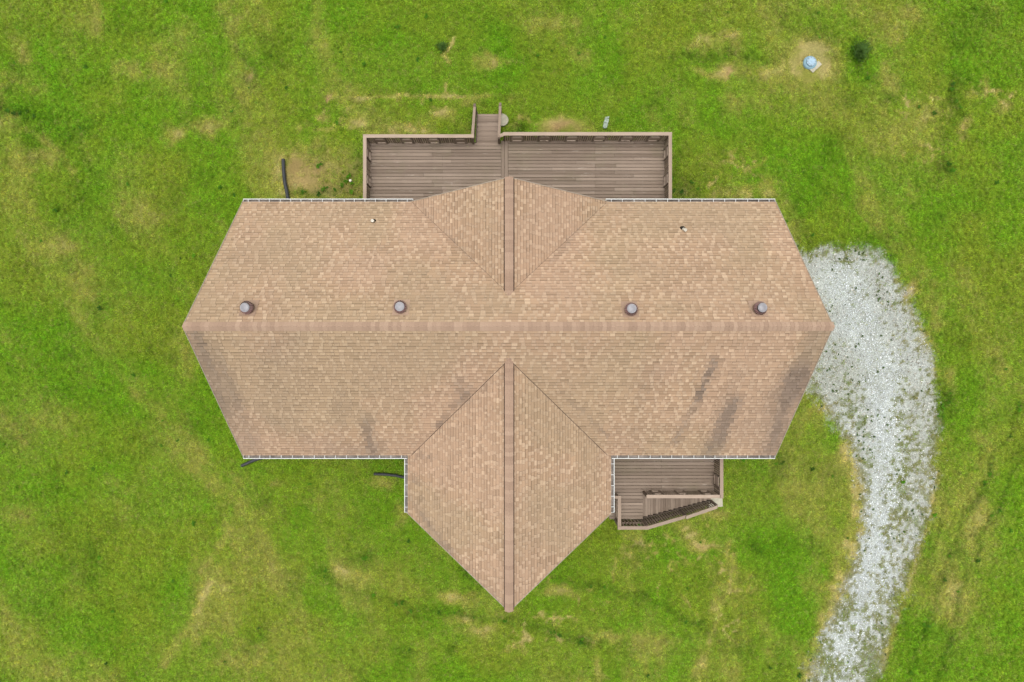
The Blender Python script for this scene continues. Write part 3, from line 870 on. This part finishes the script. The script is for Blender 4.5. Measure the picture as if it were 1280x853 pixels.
STRAW = [(425,158,4,3,.8), (470,166,5,3,.8), (510,152,5,3,.8), (533,168,7,3,.9), (562,150,4,6,.7), (590,128,16,5,.5), (640,158,6,4,.6), (650,147,7,4,.6), (395,180,6,6,.5), (880,250,24,4,.7), (390,216,40,24,.9), (360,235,16,16,.8), (420,243,30,8,.7), (438,160,8,4,.8), (455,157,7,4,.7), (497,163,14,4,.8), (523,160,9,5,.8), (548,147,6,5,.8), (580,160,9,10,.5), (405,163,12,4,.6), (860,236,10,5,.6), (925,243,18,4,.6), (888,205,10,14,.3), (1011,77,27,25,1.0), (1011,77,24,22,.8), (880,52,16,7,.8), (912,47,9,7,.7), (905,92,17,7,.85), (870,90,12,6,.5), (958,95,16,9,.6), (1000,95,26,9,.5),
         (385,215,36,24,.75), (374,212,10,26,.8), (425,235,25,12,.6), (445,150,14,6,.5), (500,158,26,7,.55), (535,150,15,8,.5), (555,142,10,7,.7),
         (622,80,17,6,.85), (596,76,12,8,.5), (560,70,3,6,.9), (404,146,9,6,.75), (371,160,5,4,.8), (310,92,5,7,.7), (291,28,10,10,.5),
         (702,158,26,8,.95), (727,158,8,6,.6), (220,165,14,14,.65), (258,160,16,14,.6), (118,30,10,24,.35), (28,68,6,10,.4), (8,105,16,16,.5), (10,155,30,8,.6), (55,200,22,10,.6), (175,85,38,14,.35),
         (640,125,14,8,.4), (900,240,40,6,.35), (950,235,20,6,.5), (1113,45,14,12,.6), (1115,98,14,16,.45), (1215,118,12,5,.7), (1235,105,6,12,.5), (1250,130,14,6,.5), (1207,155,10,10,.6), (1155,148,22,16,.45),
         (1133,368,9,20,.9), (1150,430,7,16,.7), (1170,400,14,30,.35), (1188,470,10,20,.3), (1240,470,20,60,.25),
         (1040,505,16,14,.85), (1058,555,10,30,.8), (1070,620,9,40,.85), (1063,680,9,30,.8), (1046,725,10,25,.75), (1030,780,11,25,.75), (1018,830,12,22,.75),
         (700,735,24,7,.55), (605,790,22,7,.65), (575,775,20,7,.6), (565,745,22,8,.6), (430,715,20,10,.45), (350,725,24,20,.4), (275,725,14,18,.55), (248,785,10,24,.45), (300,600,12,26,.35),
         (345,610,9,6,.5), (395,628,14,14,.3), (480,605,16,8,.5), (500,640,10,20,.35), (880,683,18,5,.8), (862,672,10,4,.5), (890,640,18,5,.85), (1020,510,10,8,.6),
         (760,795,20,10,.5), (750,835,7,20,.5), (878,835,8,20,.6), (898,760,7,24,.55), (915,700,4,22,.5), (820,800,30,20,.3), (60,530,40,30,.25), (100,350,16,20,.4), (75,305,22,14,.5), (185,270,25,14,.35),
         (230,440,14,40,.3), (150,620,40,30,.25), (300,820,30,16,.35), (30,640,20,14,.3), (200,60,30,30,.25), (1230,640,25,50,.3), (1190,760,18,40,.35), (1110,20,40,14,.3),
         (700,740,22,9,.3), (870,60,60,16,.25), (690,30,50,12,.25), (610,170,0.1,0.1,.1), (1225,560,18,30,.3), (955,120,50,16,.2), (1020,130,60,30,.2)]
DARKS = [(440,222,5,16,.8), (430,240,14,5,.8), (400,205,4,4,.8), (418,218,5,4,.8), (380,238,10,4,.7), (408,242,12,4,.8), (428,228,4,6,.7), (445,205,4,14,.6), (570,165,12,5,.5), (1075,66,11,17,1.0), (1082,60,7,8,.6), (553,58,6,6,.95), (430,688,0.1,.1,.1), (332,628,9,10,.6), (309,95,7,7,.6), (322,102,8,12,.3), (240,232,0.1,.1,.1), (215,447,6,6,.8), (180,430,8,12,.4), (213,415,8,9,.4),
         (72,262,7,9,.6), (263,215,6,4,.5), (168,553,5,4,.7), (60,147,24,8,.45), (25,142,22,7,.6), (95,165,18,10,.45), (145,36,22,7,.5), (440,705,16,8,.45), (455,698,14,7,.6), (570,808,8,5,.8), (500,757,8,5,.8), (503,815,10,5,.6),
         (585,712,10,10,.5), (806,745,12,5,.85), (735,730,10,5,.8), (875,780,10,5,.9), (850,772,9,5,.7), (945,682,14,8,.7), (800,700,22,5,.35), (860,70,20,7,.7), (910,72,30,8,.45), (980,75,16,7,.3), (1060,128,10,8,.6), (1112,124,10,6,.55),
         (1190,210,9,16,.7), (1195,122,10,30,.75), (1201,95,8,14,.5), (1180,150,7,10,.3), (1085,96,18,8,.4), (1225,30,40,16,.35), (1200,50,30,12,.3), (590,150,14,13,.6), (648,160,14,8,.8), (440,225,16,22,.55), (400,238,36,8,.6), (470,160,34,5,.3), (860,238,16,10,.7),
         (645,178,8,6,.4), (470,240,0.1,.1,.1), (780,655,12,5,.6), (800,680,10,6,.6), (820,672,8,4,.4), (845,200,10,22,.4), (975,580,40,26,.25), (1100,300,40,10,.3), (20,540,30,20,.3), (95,250,30,40,.25), (630,772,30,5,.5),
         (520,770,40,5,.5), (1180,500,10,30,.5), (1160,700,14,40,.35), (1040,590,12,16,.35), (75,660,20,14,.3), (102,690,30,20,.2)]
LUSH = [(500,60,100,60,.5), (650,50,90,60,.5), (300,60,50,40,.4), (980,220,90,50,.55), (940,640,80,60,.5), (990,700,60,100,.7), (700,700,90,25,.6), (620,700,30,30,.6), (330,640,60,40,.5), (240,740,30,50,.6),
        (400,60,60,30,.3), (60,60,60,60,.35), (110,440,40,40,.6), (40,230,50,40,.3), (30,700,30,30,.5), (960,810,50,40,.7), (1110,245,60,40,.5), (470,100,90,25,.4), (820,120,60,40,.4), (30,20,40,30,.5), (1130,130,70,30,.4), (450,140,60,14,.5),
        (105,160,30,24,.6), (1020,260,60,30,.4), (860,720,40,40,.4), (430,620,60,30,.35), (540,650,40,40,.4), (700,790,60,12,.3)]
BARE = [(438,212,12,18,.45), (386,212,24,17,.75), (402,230,32,12,.6), (362,232,8,14,.6), (435,240,12,7,.5), (1011,77,6,6,.1), (912,94,6,7,.95), (373,207,8,16,.8), (1134,366,6,9,.7), (702,160,22,6,.9), (410,121,5,3,.9), (908,46,6,6,.5), (1008,82,12,12,.35), (880,683,12,3,.5), (371,160,4,4,.6), (622,82,12,4,.5), (295,20,7,6,.4), (1207,155,5,7,.5), (404,146,6,4,.5), (895,636,12,4,.5), (1205,170,6,5,.4), (310,90,3,4,.6), (1135,395,6,14,.5), (1075,660,5,20,.3)]
LINES_STRAW = [([(408,120),(440,122),(470,121),(520,120),(556,122),(585,120),(612,121)], 2.4, .75), ([(556,122),(558,106)], 1.8, .8), ([(553,66),(559,64),(567,48)], 1.8, 1.0), ([(838,700),(868,706)], 1.6, .5),
               ([(918,690),(912,735),(895,770),(890,800),(875,850)], 3.0, .55), ([(860,672),(870,680),(900,682)], 2, .6), ([(850,740),(862,760)], 2, .6), ([(770,700),(766,728)], 1.5, .5), ([(845,700),(850,720)], 1.5, .5),
               ([(1245,120),(1255,135),(1262,130)], 2, .8), ([(1208,120),(1213,112),(1222,118)], 2, .6), ([(0,155),(40,165),(75,190),(92,215)], 5, .4), ([(410,165),(428,148),(436,150)], 2, .6), ([(250,715),(270,690),(290,660)], 4, .35),
               ([(452,600),(470,610)], 2, .4), ([(205,830),(240,780),(262,730)], 6, .4), ([(1060,530),(1075,600),(1078,650),(1068,700),(1045,750),(1025,800),(1010,853)], 9, .7), ([(1122,350),(1150,410),(1168,470)], 4, .6),
               ([(1172,590),(1160,650),(1142,710),(1126,760),(1100,840)], 4, .55)]
LINES_DARK = [([(393,710),(420,730),(460,745),(502,758),(578,768),(633,776),(695,793),(752,804)], 6, .65), ([(695,720),(736,730),(784,744),(812,751),(846,768),(874,782),(908,813)], 6, .6), ([(640,779),(700,788)], 3, .4),
              ([(0,140),(40,148),(75,165),(110,200),(125,240)], 7, .35), ([(1205,85),(1192,130),(1180,190),(1182,225)], 6, .4), ([(1280,500),(1250,560),(1215,640),(1180,720),(1150,800),(1135,853)], 5, .6), ([(1280,560),(1255,620),(1215,700),(1185,800),(1170,853)], 4, .6),
              ([(1175,600),(1180,640),(1165,690)], 5, .4), ([(430,690),(455,700)], 5, .5), ([(840,72),(870,68),(920,72),(960,78)], 6, .55), ([(990,250),(1000,280),(1012,305),(1060,306),(1110,318)], 6, .4), ([(395,240),(450,240)], 6, .4)]

def fields(x, y):
    """straw, dark, lush, bare, gravel (0..1) at lawn points"""
    x = np.asarray(x, float); y = np.asarray(y, float)
    straw = np.zeros(x.shape); dark = np.zeros(x.shape); lush = np.zeros(x.shape); bare = np.zeros(x.shape)
    # warp so the placed shapes get ragged outlines
    wx = x + (fbm(x, y, .9, 20, 3)-.5)*.8; wy = y + (fbm(x, y, .9, 30, 3)-.5)*.8
    for (a, b, c, d, s) in STRAW: straw = 1-(1-straw)*(1-s*blob(wx, wy, a, b, c, d))
    for (a, b, c, d, s) in DARKS: dark = 1-(1-dark)*(1-s*blob(wx, wy, a, b, c, d))
    for (a, b, c, d, s) in LUSH: lush = 1-(1-lush)*(1-s*blob(wx, wy, a, b, c, d))
    for (a, b, c, d, s) in BARE: bare = 1-(1-bare)*(1-s*blob(wx, wy, a, b, c, d))
    cx_, cy_ = W(1011, 77); rd = np.hypot(x-cx_, y-cy_)/K + (fbm(x, y, .5, 190, 3)-.5)*6
    ring = sstep(29, 23, rd); bare = np.maximum(bare, ring*.15*sstep(12, 22, rd)); straw = np.maximum(straw, ring)
    w2x = x + (fbm(x, y, .35, 21, 2)-.5)*.25; w2y = y + (fbm(x, y, .35, 31, 2)-.5)*.25
    for pts, r, s in LINES_STRAW: straw = np.maximum(straw, s*seg(w2x, w2y, pts, r))
    for pts, r, s in LINES_DARK: dark = np.maximum(dark, .85*s*seg(wx, wy, pts, r)*(.5+vnoise(x, y, .7, 250)))
    # thin broken straw veins where the turf is thin
    v1 = fbm(x, y, .75, 260, 3); vein = sstep(.90, .985, 1-np.abs(2*v1-1)*1.0)*sstep(.42, .6, fbm(x, y, .5, 270, 2))
    zone = np.zeros(x.shape)
    for zx, zy, a_, b_ in ((500,148,120,26), (395,215,60,34), (840,695,70,55), (905,750,40,60), (930,222,55,34), (1240,125,45,30), (900,240,60,12), (640,155,50,14), (1150,150,40,60), (680,770,120,50)):
        zone = np.maximum(zone, blob(x, y, zx, zy, a_, b_))
    straw = np.maximum(straw, .95*vein*sstep(.15, .7, zone))
    n1 = fbm(x, y, 3.6, 40, 4); n2 = fbm(x+5*np.sin(y*.1), y*.55+.3*x, 2.2, 50, 4); n3 = fbm(x, y, .5, 60, 3)
    straw = straw*(.45+.9*sstep(.25, .75, n3)) + .38*sstep(.45, .75, n2)*(.5+.5*sstep(.25, .75, n3)) + .16*sstep(.35, .7, n1)
    dark = dark*(.45+.9*n3) + .30*sstep(.58, .82, fbm(x, y, 1.6, 70, 4))
    lush = lush*.9 + .5*sstep(.5, .8, fbm(x, y, 4.5, 80, 3))
    sd = poly_sd(x, y, drive) + (fbm(x, y, .8, 120, 4)-.5)*1.0
    g = sstep(-.20, .40, sd)
    # weeds creep over the lower and side parts of the drive
    core = seg(x, y, [(1035,345),(1075,400),(1098,470),(1105,560),(1098,620),(1090,690),(1082,730),(1066,785),(1050,810)], 17)
    rgt = seg(x, y, [(1150,450),(1162,560),(1150,640),(1128,700)], 12)
    up = sstep(-5.5, .5, y)
    cov = .50 + .50*core + .40*up + .05*rgt - .16*sstep(-9, -15, y) - .26*sstep(.8, .0, sd)*(1-.3*up)
    spots = .66*vnoise(x, y, .13, 130) + .34*fbm(x, y, .5, 134, 2)
    u_ = np.clip((spots-.5)/.50+.5, 0, 1)
    g = sstep(-.40, .50, sd)*sstep(1.0-cov-.10, 1.0-cov+.14, u_)
    return np.clip(straw, 0, 1), np.clip(dark, 0, 1), np.clip(lush, 0, 1), np.clip(bare*(.4+n3), 0, 1), g

shade_area1 = np.array([(-6.44, 4.9), (-6.44, 8.97), (-1.72, 8.97), (-1.6, 8.4), (-.45, 8.4), (-.35, 9.06), (6.93, 9.08), (6.93, 4.9)])  # outlines of soil painted dark as deck shade behind the pickets
shade_area2 = np.array([W(*p) for p in ((768, 560), (771, 659), (806, 659), (853, 644.5), (896, 633), (897, 622), (902, 620), (902, 560))])
def shaded_soil(x, y):
    d = np.maximum(poly_sd(x, y, shade_area1), poly_sd(x, y, shade_area2)) + (fbm(x, y, .25, 180, 2)-.5)*.14
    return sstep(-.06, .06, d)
GK = 0.70
A_GREEN = lin(124, 167, 32)*GK; A_LUSH = lin(102, 163, 20)*GK; A_DRY = lin(166, 172, 74)*GK; A_STRAW = lin(206, 194, 120)*GK
A_DARK = lin(66, 112, 18)*GK; A_OLIVE = lin(142, 165, 46)*GK; A_SHADE_SOIL = np.array([.030, .022, .013])
A_SOIL = lin(206, 176, 118)*.40; A_GRAV = lin(200, 207, 200)*.62
def grass_col(straw, dark, lush, x, y):
    m = fbm(x, y, 2.4, 140, 3)[:, None]
    c = lerp(A_GREEN, A_OLIVE, sstep(.35, .75, m))
    c = lerp(c, A_LUSH, lush[:, None]*.45)
    c = lerp(c, A_DRY, sstep(0, .55, straw)[:, None])
    c = lerp(c, A_STRAW, sstep(.5, 1.05, straw)[:, None])
    c = lerp(c, A_DARK, np.clip(dark, 0, 1)[:, None]*.78)
    return c

def axis(lo, hi, step, far):
    a = list(np.arange(lo, hi + step/2, step)); s = step; v = lo
    left = []; 
    while v > -far: s *= 1.35; v -= s; left.append(v)
    s = step; v = a[-1]; right = []
    while v < far: s *= 1.35; v += s; right.append(v)
    return np.array(left[::-1] + a + right)
gx, gy = axis(-24, 24, .085, 1500), axis(-17.5, 17.5, .085, 1500)
GX, GY = np.meshgrid(gx, gy); X = GX.ravel(); Y = GY.ravel()
st, dk_, lu, ba, gr = fields(X, Y)
Z = tz(X, Y) - .03
Z = np.where(np.hypot(X, Y) > 60, tz(0*X, Y)-.03, Z)
# dirt berm behind the back deck rail, low mound round the tank lid
bx, by = at(700, 158); Z = Z + .16*np.exp(-(((X-bx)/.9)**2 + ((Y-by)/.3)**2))
bx, by = at(1012, 79); rr_ = np.hypot(X-bx, Y-by); Z = Z + .07*np.exp(-((rr_-.62)/.25)**2) * (1 + .3*np.sin(np.arctan2(Y-by, X-bx)*3))
Z = Z - .05*dk_*0
gc = grass_col(st, dk_, lu, X, Y) * .62  # darkened to paint in shade between the tufts
far_ = sstep(21, 32, np.maximum(np.abs(X), np.abs(Y)*1.35))[:, None]
gc = lerp(gc, (A_GREEN*.55+A_OLIVE*.45)*.80, far_)
gc = lerp(gc, A_SOIL*(.8+.4*fbm(X, Y, .6, 150, 2)[:, None]), np.clip(ba*1.2, 0, 1)[:, None]*(1-far_))
# bare soil at the decks, darkened to paint in their shade
gc = lerp(gc, A_SHADE_SOIL*(.7+.6*fbm(X, Y, .15, 182, 2)[:, None]), shaded_soil(X, Y)[:, None])
# thin soil in the grass between the drive stones
sdg = poly_sd(X, Y, drive) + (fbm(X, Y, .8, 120, 4)-.5)*1.0
gc = lerp(gc, lerp(lin(140, 136, 90)*.5, A_GRAV*.75, fbm(X, Y, .35, 230, 2)[:, None]), (.8*sstep(-.15, .35, sdg))[:, None])
gc = lerp(gc, A_GRAV*(.75+.4*fbm(X, Y, .5, 160, 3)[:, None]), gr[:, None])
nx, ny = len(gx), len(gy)
ii = (np.arange(ny-1)[:, None]*nx + np.arange(nx-1)[None, :]).ravel()
faces = np.stack([ii, ii+1, ii+nx+1, ii+nx], 1)
me = bpy.data.meshes.new('ground')
me.vertices.add(nx*ny); me.vertices.foreach_set('co', np.stack([X, Y, Z], 1).astype(np.float32).ravel())
me.loops.add(faces.size); me.loops.foreach_set('vertex_index', faces.astype(np.int32).ravel())
me.polygons.add(len(faces)); me.polygons.foreach_set('loop_start', (np.arange(len(faces))*4).astype(np.int32))
me.update(calc_edges=True)
ca = me.color_attributes.new('tone', 'FLOAT_COLOR', 'POINT')
ca.data.foreach_set('color', np.concatenate([gc, np.ones((len(gc), 1))], 1).astype(np.float32).ravel())
M_GR, nt, b = mat_new('lawn_soil', 0.95, 0.1)
vc = N(nt, 'ShaderNodeVertexColor', layer_name='tone'); geo = N(nt, 'ShaderNodeNewGeometry')
f1 = noise(nt, geo.outputs['Position'], 14, 5, .75); f2 = noise(nt, geo.outputs['Position'], 45, 3, .7); f3 = noise(nt, geo.outputs['Position'], .22, 4, .6)
k = N(nt, 'ShaderNodeVectorMath', operation='SCALE'); nt.links.new(vc.outputs[0], k.inputs[0]); nt.links.new(ramp(nt, f1, .3, .7, .62, 1.38), k.inputs['Scale'])
k2 = N(nt, 'ShaderNodeVectorMath', operation='SCALE'); nt.links.new(k.outputs[0], k2.inputs[0]); nt.links.new(ramp(nt, f2, .3, .7, .75, 1.25), k2.inputs['Scale'])
nt.links.new(mixc(nt, ramp(nt, f3, .45, .75, 0, .3), k2.outputs[0], lin(150, 150, 60)*.45), b.inputs['Base Color']); bump(nt, b, f1, .05, .6)
me.materials.append(M_GR)
ground = link('ground', me); tag(ground, kind='structure')

# ---- instanced grass and stones (geometry nodes): stuff
def scatter(name, P, S_, C_, rots, protos, label, cat, mat_attr='tint'):
    """P points (n,3), S_ scale, C_ colour (n,3); protos = list of meshes"""
    me = bpy.data.meshes.new(name); n = len(P)
    me.vertices.add(n); me.vertices.foreach_set('co', P.astype(np.float32).ravel())
    a = me.attributes.new('sz', 'FLOAT_VECTOR', 'POINT'); a.data.foreach_set('vector', S_.astype(np.float32).ravel())
    a = me.attributes.new('rt', 'FLOAT_VECTOR', 'POINT'); a.data.foreach_set('vector', rots.astype(np.float32).ravel())
    a = me.attributes.new('tint', 'FLOAT_COLOR', 'POINT'); a.data.foreach_set('color', np.concatenate([C_, np.ones((n, 1))], 1).astype(np.float32).ravel())
    a = me.attributes.new('pick', 'INT', 'POINT'); a.data.foreach_set('value', rng.integers(0, len(protos), n).astype(np.int32))
    o = link(name, me)
    ng = bpy.data.node_groups.new(name + '_nodes', 'GeometryNodeTree')
    ng.interface.new_socket('Geometry', in_out='INPUT', socket_type='NodeSocketGeometry')
    ng.interface.new_socket('Geometry', in_out='OUTPUT', socket_type='NodeSocketGeometry')
    gi = ng.nodes.new('NodeGroupInput'); go = ng.nodes.new('NodeGroupOutput')
    inst = ng.nodes.new('GeometryNodeInstanceOnPoints')
    inst.inputs['Pick Instance'].default_value = True
    g2i = ng.nodes.new('GeometryNodeGeometryToInstance')
    for p in reversed(protos):
        oi_ = ng.nodes.new('GeometryNodeObjectInfo'); oi_.inputs[0].default_value = p
        ng.links.new(oi_.outputs['Geometry'], g2i.inputs[0])
    def named(nm, dt):
        q = ng.nodes.new('GeometryNodeInputNamedAttribute'); q.data_type = dt; q.inputs[0].default_value = nm; return q.outputs[0]
    ng.links.new(gi.outputs[0], inst.inputs['Points']); ng.links.new(g2i.outputs[0], inst.inputs['Instance'])
    ng.links.new(named('sz', 'FLOAT_VECTOR'), inst.inputs['Scale']); ng.links.new(named('pick', 'INT'), inst.inputs['Instance Index'])
    e2r = ng.nodes.new('FunctionNodeEulerToRotation'); ng.links.new(named('rt', 'FLOAT_VECTOR'), e2r.inputs[0]); ng.links.new(e2r.outputs[0], inst.inputs['Rotation'])
    ng.links.new(inst.outputs[0], go.inputs[0])
    o.modifiers.new('scatter', 'NODES').node_group = ng
    return tag(o, label, cat, kind='stuff')

def inst_mat(name, rough, spec, transl=0.0):
    m, nt, b = mat_new(name, rough, spec)
    a = N(nt, 'ShaderNodeAttribute', attribute_type='INSTANCER', attribute_name='tint')
    geo = N(nt, 'ShaderNodeNewGeometry')
    f = noise(nt, geo.outputs['Position'], 25, 2, .6)
    k = N(nt, 'ShaderNodeVectorMath', operation='SCALE'); nt.links.new(a.outputs['Color'], k.inputs[0]); nt.links.new(ramp(nt, f, .3, .7, .8, 1.2), k.inputs['Scale'])
    nt.links.new(k.outputs[0], b.inputs['Base Color'])
    if transl:
        t = N(nt, 'ShaderNodeBsdfTranslucent'); nt.links.new(k.outputs[0], t.inputs['Color'])
        mx = N(nt, 'ShaderNodeMixShader'); mx.inputs[0].default_value = transl
        nt.links.new(b.outputs[0], mx.inputs[1]); nt.links.new(t.outputs[0], mx.inputs[2])
        nt.links.new(mx.outputs[0], nt.nodes['Material Output'].inputs[0])
    return m
M_BLADE = inst_mat('grass_blade', .6, .25, .35)
M_STONE = inst_mat('gravel_stone', .9, .2)
def tuft(k, n, rad, hmin, hmax, w):
    m = MB(); r_ = random.Random(k)
    for _ in range(n):
        a = r_.random()*6.283; d = rad*math.sqrt(r_.random()); bx, by = d*math.cos(a), d*math.sin(a)
        la = a + r_.uniform(-.9, .9); h = r_.uniform(hmin, hmax); lean = r_.uniform(.3, 1.1)*h
        ww = w*r_.uniform(.7, 1.3); sa = la + 1.57
        sx, sy = ww*math.cos(sa), ww*math.sin(sa)
        mx, my = bx+lean*.4*math.cos(la), by+lean*.4*math.sin(la)
        tx, ty = bx+lean*math.cos(la), by+lean*math.sin(la)
        b = len(m.v)
        m.v += [(bx-sx, by-sy, -.02), (bx+sx, by+sy, -.02), (mx+sx*.8, my+sy*.8, h*.62), (mx-sx*.8, my-sy*.8, h*.62), (tx, ty, h)]
        m.f += [(b, b+1, b+2, b+3), (b+3, b+2, b+4)]
    return m.mesh('grass_tuft', M_BLADE)
class Proto: pass
def proto_obj(name, me):
    """source shape for the scatter, tucked in the soil under the house"""
    o = bpy.data.objects.new(name, me); return o
# footprint where no grass grows
def built(x, y):
    main = (x > xw-.1) & (x < xe+.1) & (y > ys-.1) & (y < yn+.1)
    wing = (np.abs(x-RX) < fx+.05) & (y < ys) & (y > YSE+.4)
    tip = (y <= YSE+.45) & (y > YST+.8) & (np.abs(x-RX) < fx*(y-(YST+.8))/(YSE-YST-.35))
    dk1 = (x > XL+.12) & (x < XRt-.12) & (y > yn) & (y < YD-.12)
    dk2 = (x > LX0+.1) & (x < FXE-.12) & (y > -7.4) & (y < ys)
    return main | wing | tip | dk1 | dk2

n0 = 335000
gxp = rng.uniform(-27, 27, n0); gyp = rng.uniform(-20.3, 20.0, n0)
ok = ~built(gxp, gyp); gxp, gyp = gxp[ok], gyp[ok]
st, dk_, lu, ba, gr = fields(gxp, gyp)
nn = fbm(gxp, gyp, .3, 170, 2)
inn = sstep(-.1, .5, poly_sd(gxp, gyp, drive) + (fbm(gxp, gyp, .8, 120, 4)-.5)*1.0)
keep = rng.random(len(gxp)) < (1-.42*inn) * np.clip((1-gr*.93) * (1-.97*shaded_soil(gxp, gyp)) * (1-.93*np.clip(ba*1.3, 0, 1)) * (1-.35*sstep(.6, 1, st)), .0, 1)
gxp, gyp, st, dk_, lu, ba, gr, nn = [a[keep] for a in (gxp, gyp, st, dk_, lu, ba, gr, nn)]
C_ = grass_col(st, dk_, lu, gxp, gyp) * 1.5
n = len(gxp)
C_ = C_ * (rng.normal(1.0, .38, n)[:, None]).clip(.5, 1.6) * np.stack([rng.normal(1, .09, n), np.ones(n), rng.normal(1, .15, n)], 1).clip(.6, 1.5)
pale = rng.random(n) < (.05 + .45*st)
C_[pale] = lerp(C_[pale], A_STRAW, .6)
wd = (poly_sd(gxp, gyp, drive) + (fbm(gxp, gyp, .8, 120, 4)-.5)*1.0) > .02; _m = rng.random((wd.sum(), 1)); C_[wd] = lerp(C_[wd], lerp(lin(122, 132, 66), lin(182, 168, 112), _m**1.3)*GK*.95, .8*rng.uniform(.5, 1.3, (wd.sum(), 1)).clip(0, 1.2))
hs_ = (.75 + .5*nn + .55*dk_ - .35*st) * rng.uniform(.75, 1.25, n); hs_[wd] *= .6
sz = np.stack([np.ones(n)*rng.uniform(.8, 1.3, n), np.ones(n)*rng.uniform(.8, 1.3, n), hs_], 1)
rt = np.stack([rng.normal(0, .06, n), rng.normal(0, .06, n), rng.uniform(0, 6.283, n)], 1)
P = np.stack([gxp, gyp, tz(gxp, gyp)-.03], 1)
protos = [proto_obj('grass_tuft', tuft(k, 13, .055, .03, .08, .0065)) for k in range(5)]
scatter('grass', P, sz, C_, rt, protos, 'patchy green lawn grass all round the house', 'grass')

# low clover and leafy weeds in the darkest patches
n1 = 26000
wx_ = rng.uniform(-24, 24, n1); wy_ = rng.uniform(-17.8, 17.6, n1)
ok = ~built(wx_, wy_); wx_, wy_ = wx_[ok], wy_[ok]
st, dk_, lu, ba, gr = fields(wx_, wy_)
grE = poly_sd(wx_, wy_, drive)
pr = np.clip(sstep(.25, .8, dk_)*.9 *(rng.random(len(wx_)) < .6) + .004 + .5*((grE > -.3) & (gr > .1))*sstep(.42, .7, fbm(wx_, wy_, .8, 210, 2)), 0, 1)
k_ = rng.random(len(wx_)) < pr
wx_, wy_, dk_, lu, ing = wx_[k_], wy_[k_], dk_[k_], lu[k_], ((grE > -.3) & (gr > .1))[k_]
n = len(wx_)
wc = lerp(A_DARK*1.0, A_LUSH*.85, rng.random(n)[:, None]) * rng.normal(1, .2, n)[:, None].clip(.5, 1.5)
wc[ing] = lerp(wc[ing], lin(100, 116, 62)*.55, .7); wsz = rng.uniform(.6, 1.3, n); wsz[ing] = rng.uniform(.25, .7, ing.sum())
def weed(k):
    m = MB(); r_ = random.Random(100+k)
    for _ in range(12):
        a = r_.random()*6.283; L = r_.uniform(.05, .13); w = L*.28; z0 = r_.uniform(.01, .05); z1 = z0+r_.uniform(.0, .05)
        c, s = math.cos(a), math.sin(a)
        m.quad([(0, 0, z0), (c*L*.5-s*w, s*L*.5+c*w, z1+.01), (c*L, s*L, z1), (c*L*.5+s*w, s*L*.5-c*w, z1+.01)])
    return m.mesh('weed', M_BLADE)
scatter('weeds', np.stack([wx_, wy_, tz(wx_, wy_)-.01], 1), np.ones((n, 3))*wsz[:, None], wc,
        np.stack([np.zeros(n), np.zeros(n), rng.uniform(0, 6.28, n)], 1), [proto_obj('weed', weed(k)) for k in range(3)],
        'dark leafy weeds scattered through the lawn and drive', 'weeds')

# gravel
n2 = 160000
sx = rng.uniform(drive[:, 0].min()-1, min(drive[:, 0].max()+1, 24), n2); sy = rng.uniform(-18, drive[:, 1].max()+.8, n2)
ok = ~built(sx, sy); sx, sy = sx[ok], sy[ok]
_, _, _, _, gr = fields(sx, sy)
sdd = -.1+poly_sd(sx, sy, drive)
k_ = rng.random(len(sx)) < np.clip(gr*1.0 + .22*sstep(-.35, .3, sdd), 0, 1)
sx, sy = sx[k_], sy[k_]; n = len(sx)
sc0 = rng.lognormal(math.log(.015), .35, n).clip(.008, .045)
cr_ = seg(sx, sy, [(1050,345),(1085,420),(1110,490),(1115,560),(1105,620),(1093,690),(1084,740),(1062,790),(1040,860)], 24)*.7 + .5*fbm(sx, sy, 1.2, 220, 3)
gcn = lerp(np.array([.42, .42, .375]), np.array([.56, .595, .605]), sstep(.25, .8, cr_)[:, None]) * rng.normal(1.0, .24, n)[:, None].clip(.3, 1.5)
bw_ = rng.random(n) < .16; gcn[bw_] *= np.array([.62, .56, .48])
wh = rng.random(n) < .12; gcn[wh] *= 1.25
def stone(k):
    import bmesh
    bm = bmesh.new(); bmesh.ops.create_icosphere(bm, subdivisions=1, radius=1)
    r_ = random.Random(k)
    for v in bm.verts: v.co *= r_.uniform(.7, 1.2); v.co.z *= .65
    me = bpy.data.meshes.new('stone'); bm.to_mesh(me); bm.free(); me.materials.append(M_STONE); return me
scatter('gravel', np.stack([sx, sy, tz(sx, sy)-.022+sc0*.2], 1), sc0[:, None]*rng.uniform(.7, 1.3, (n, 3)), gcn.clip(0, .85),
        rng.uniform(0, 6.28, (n, 3)), [proto_obj('stone', stone(k)) for k in range(4)],
        'pale crushed stone spread over the curving driveway', 'gravel')
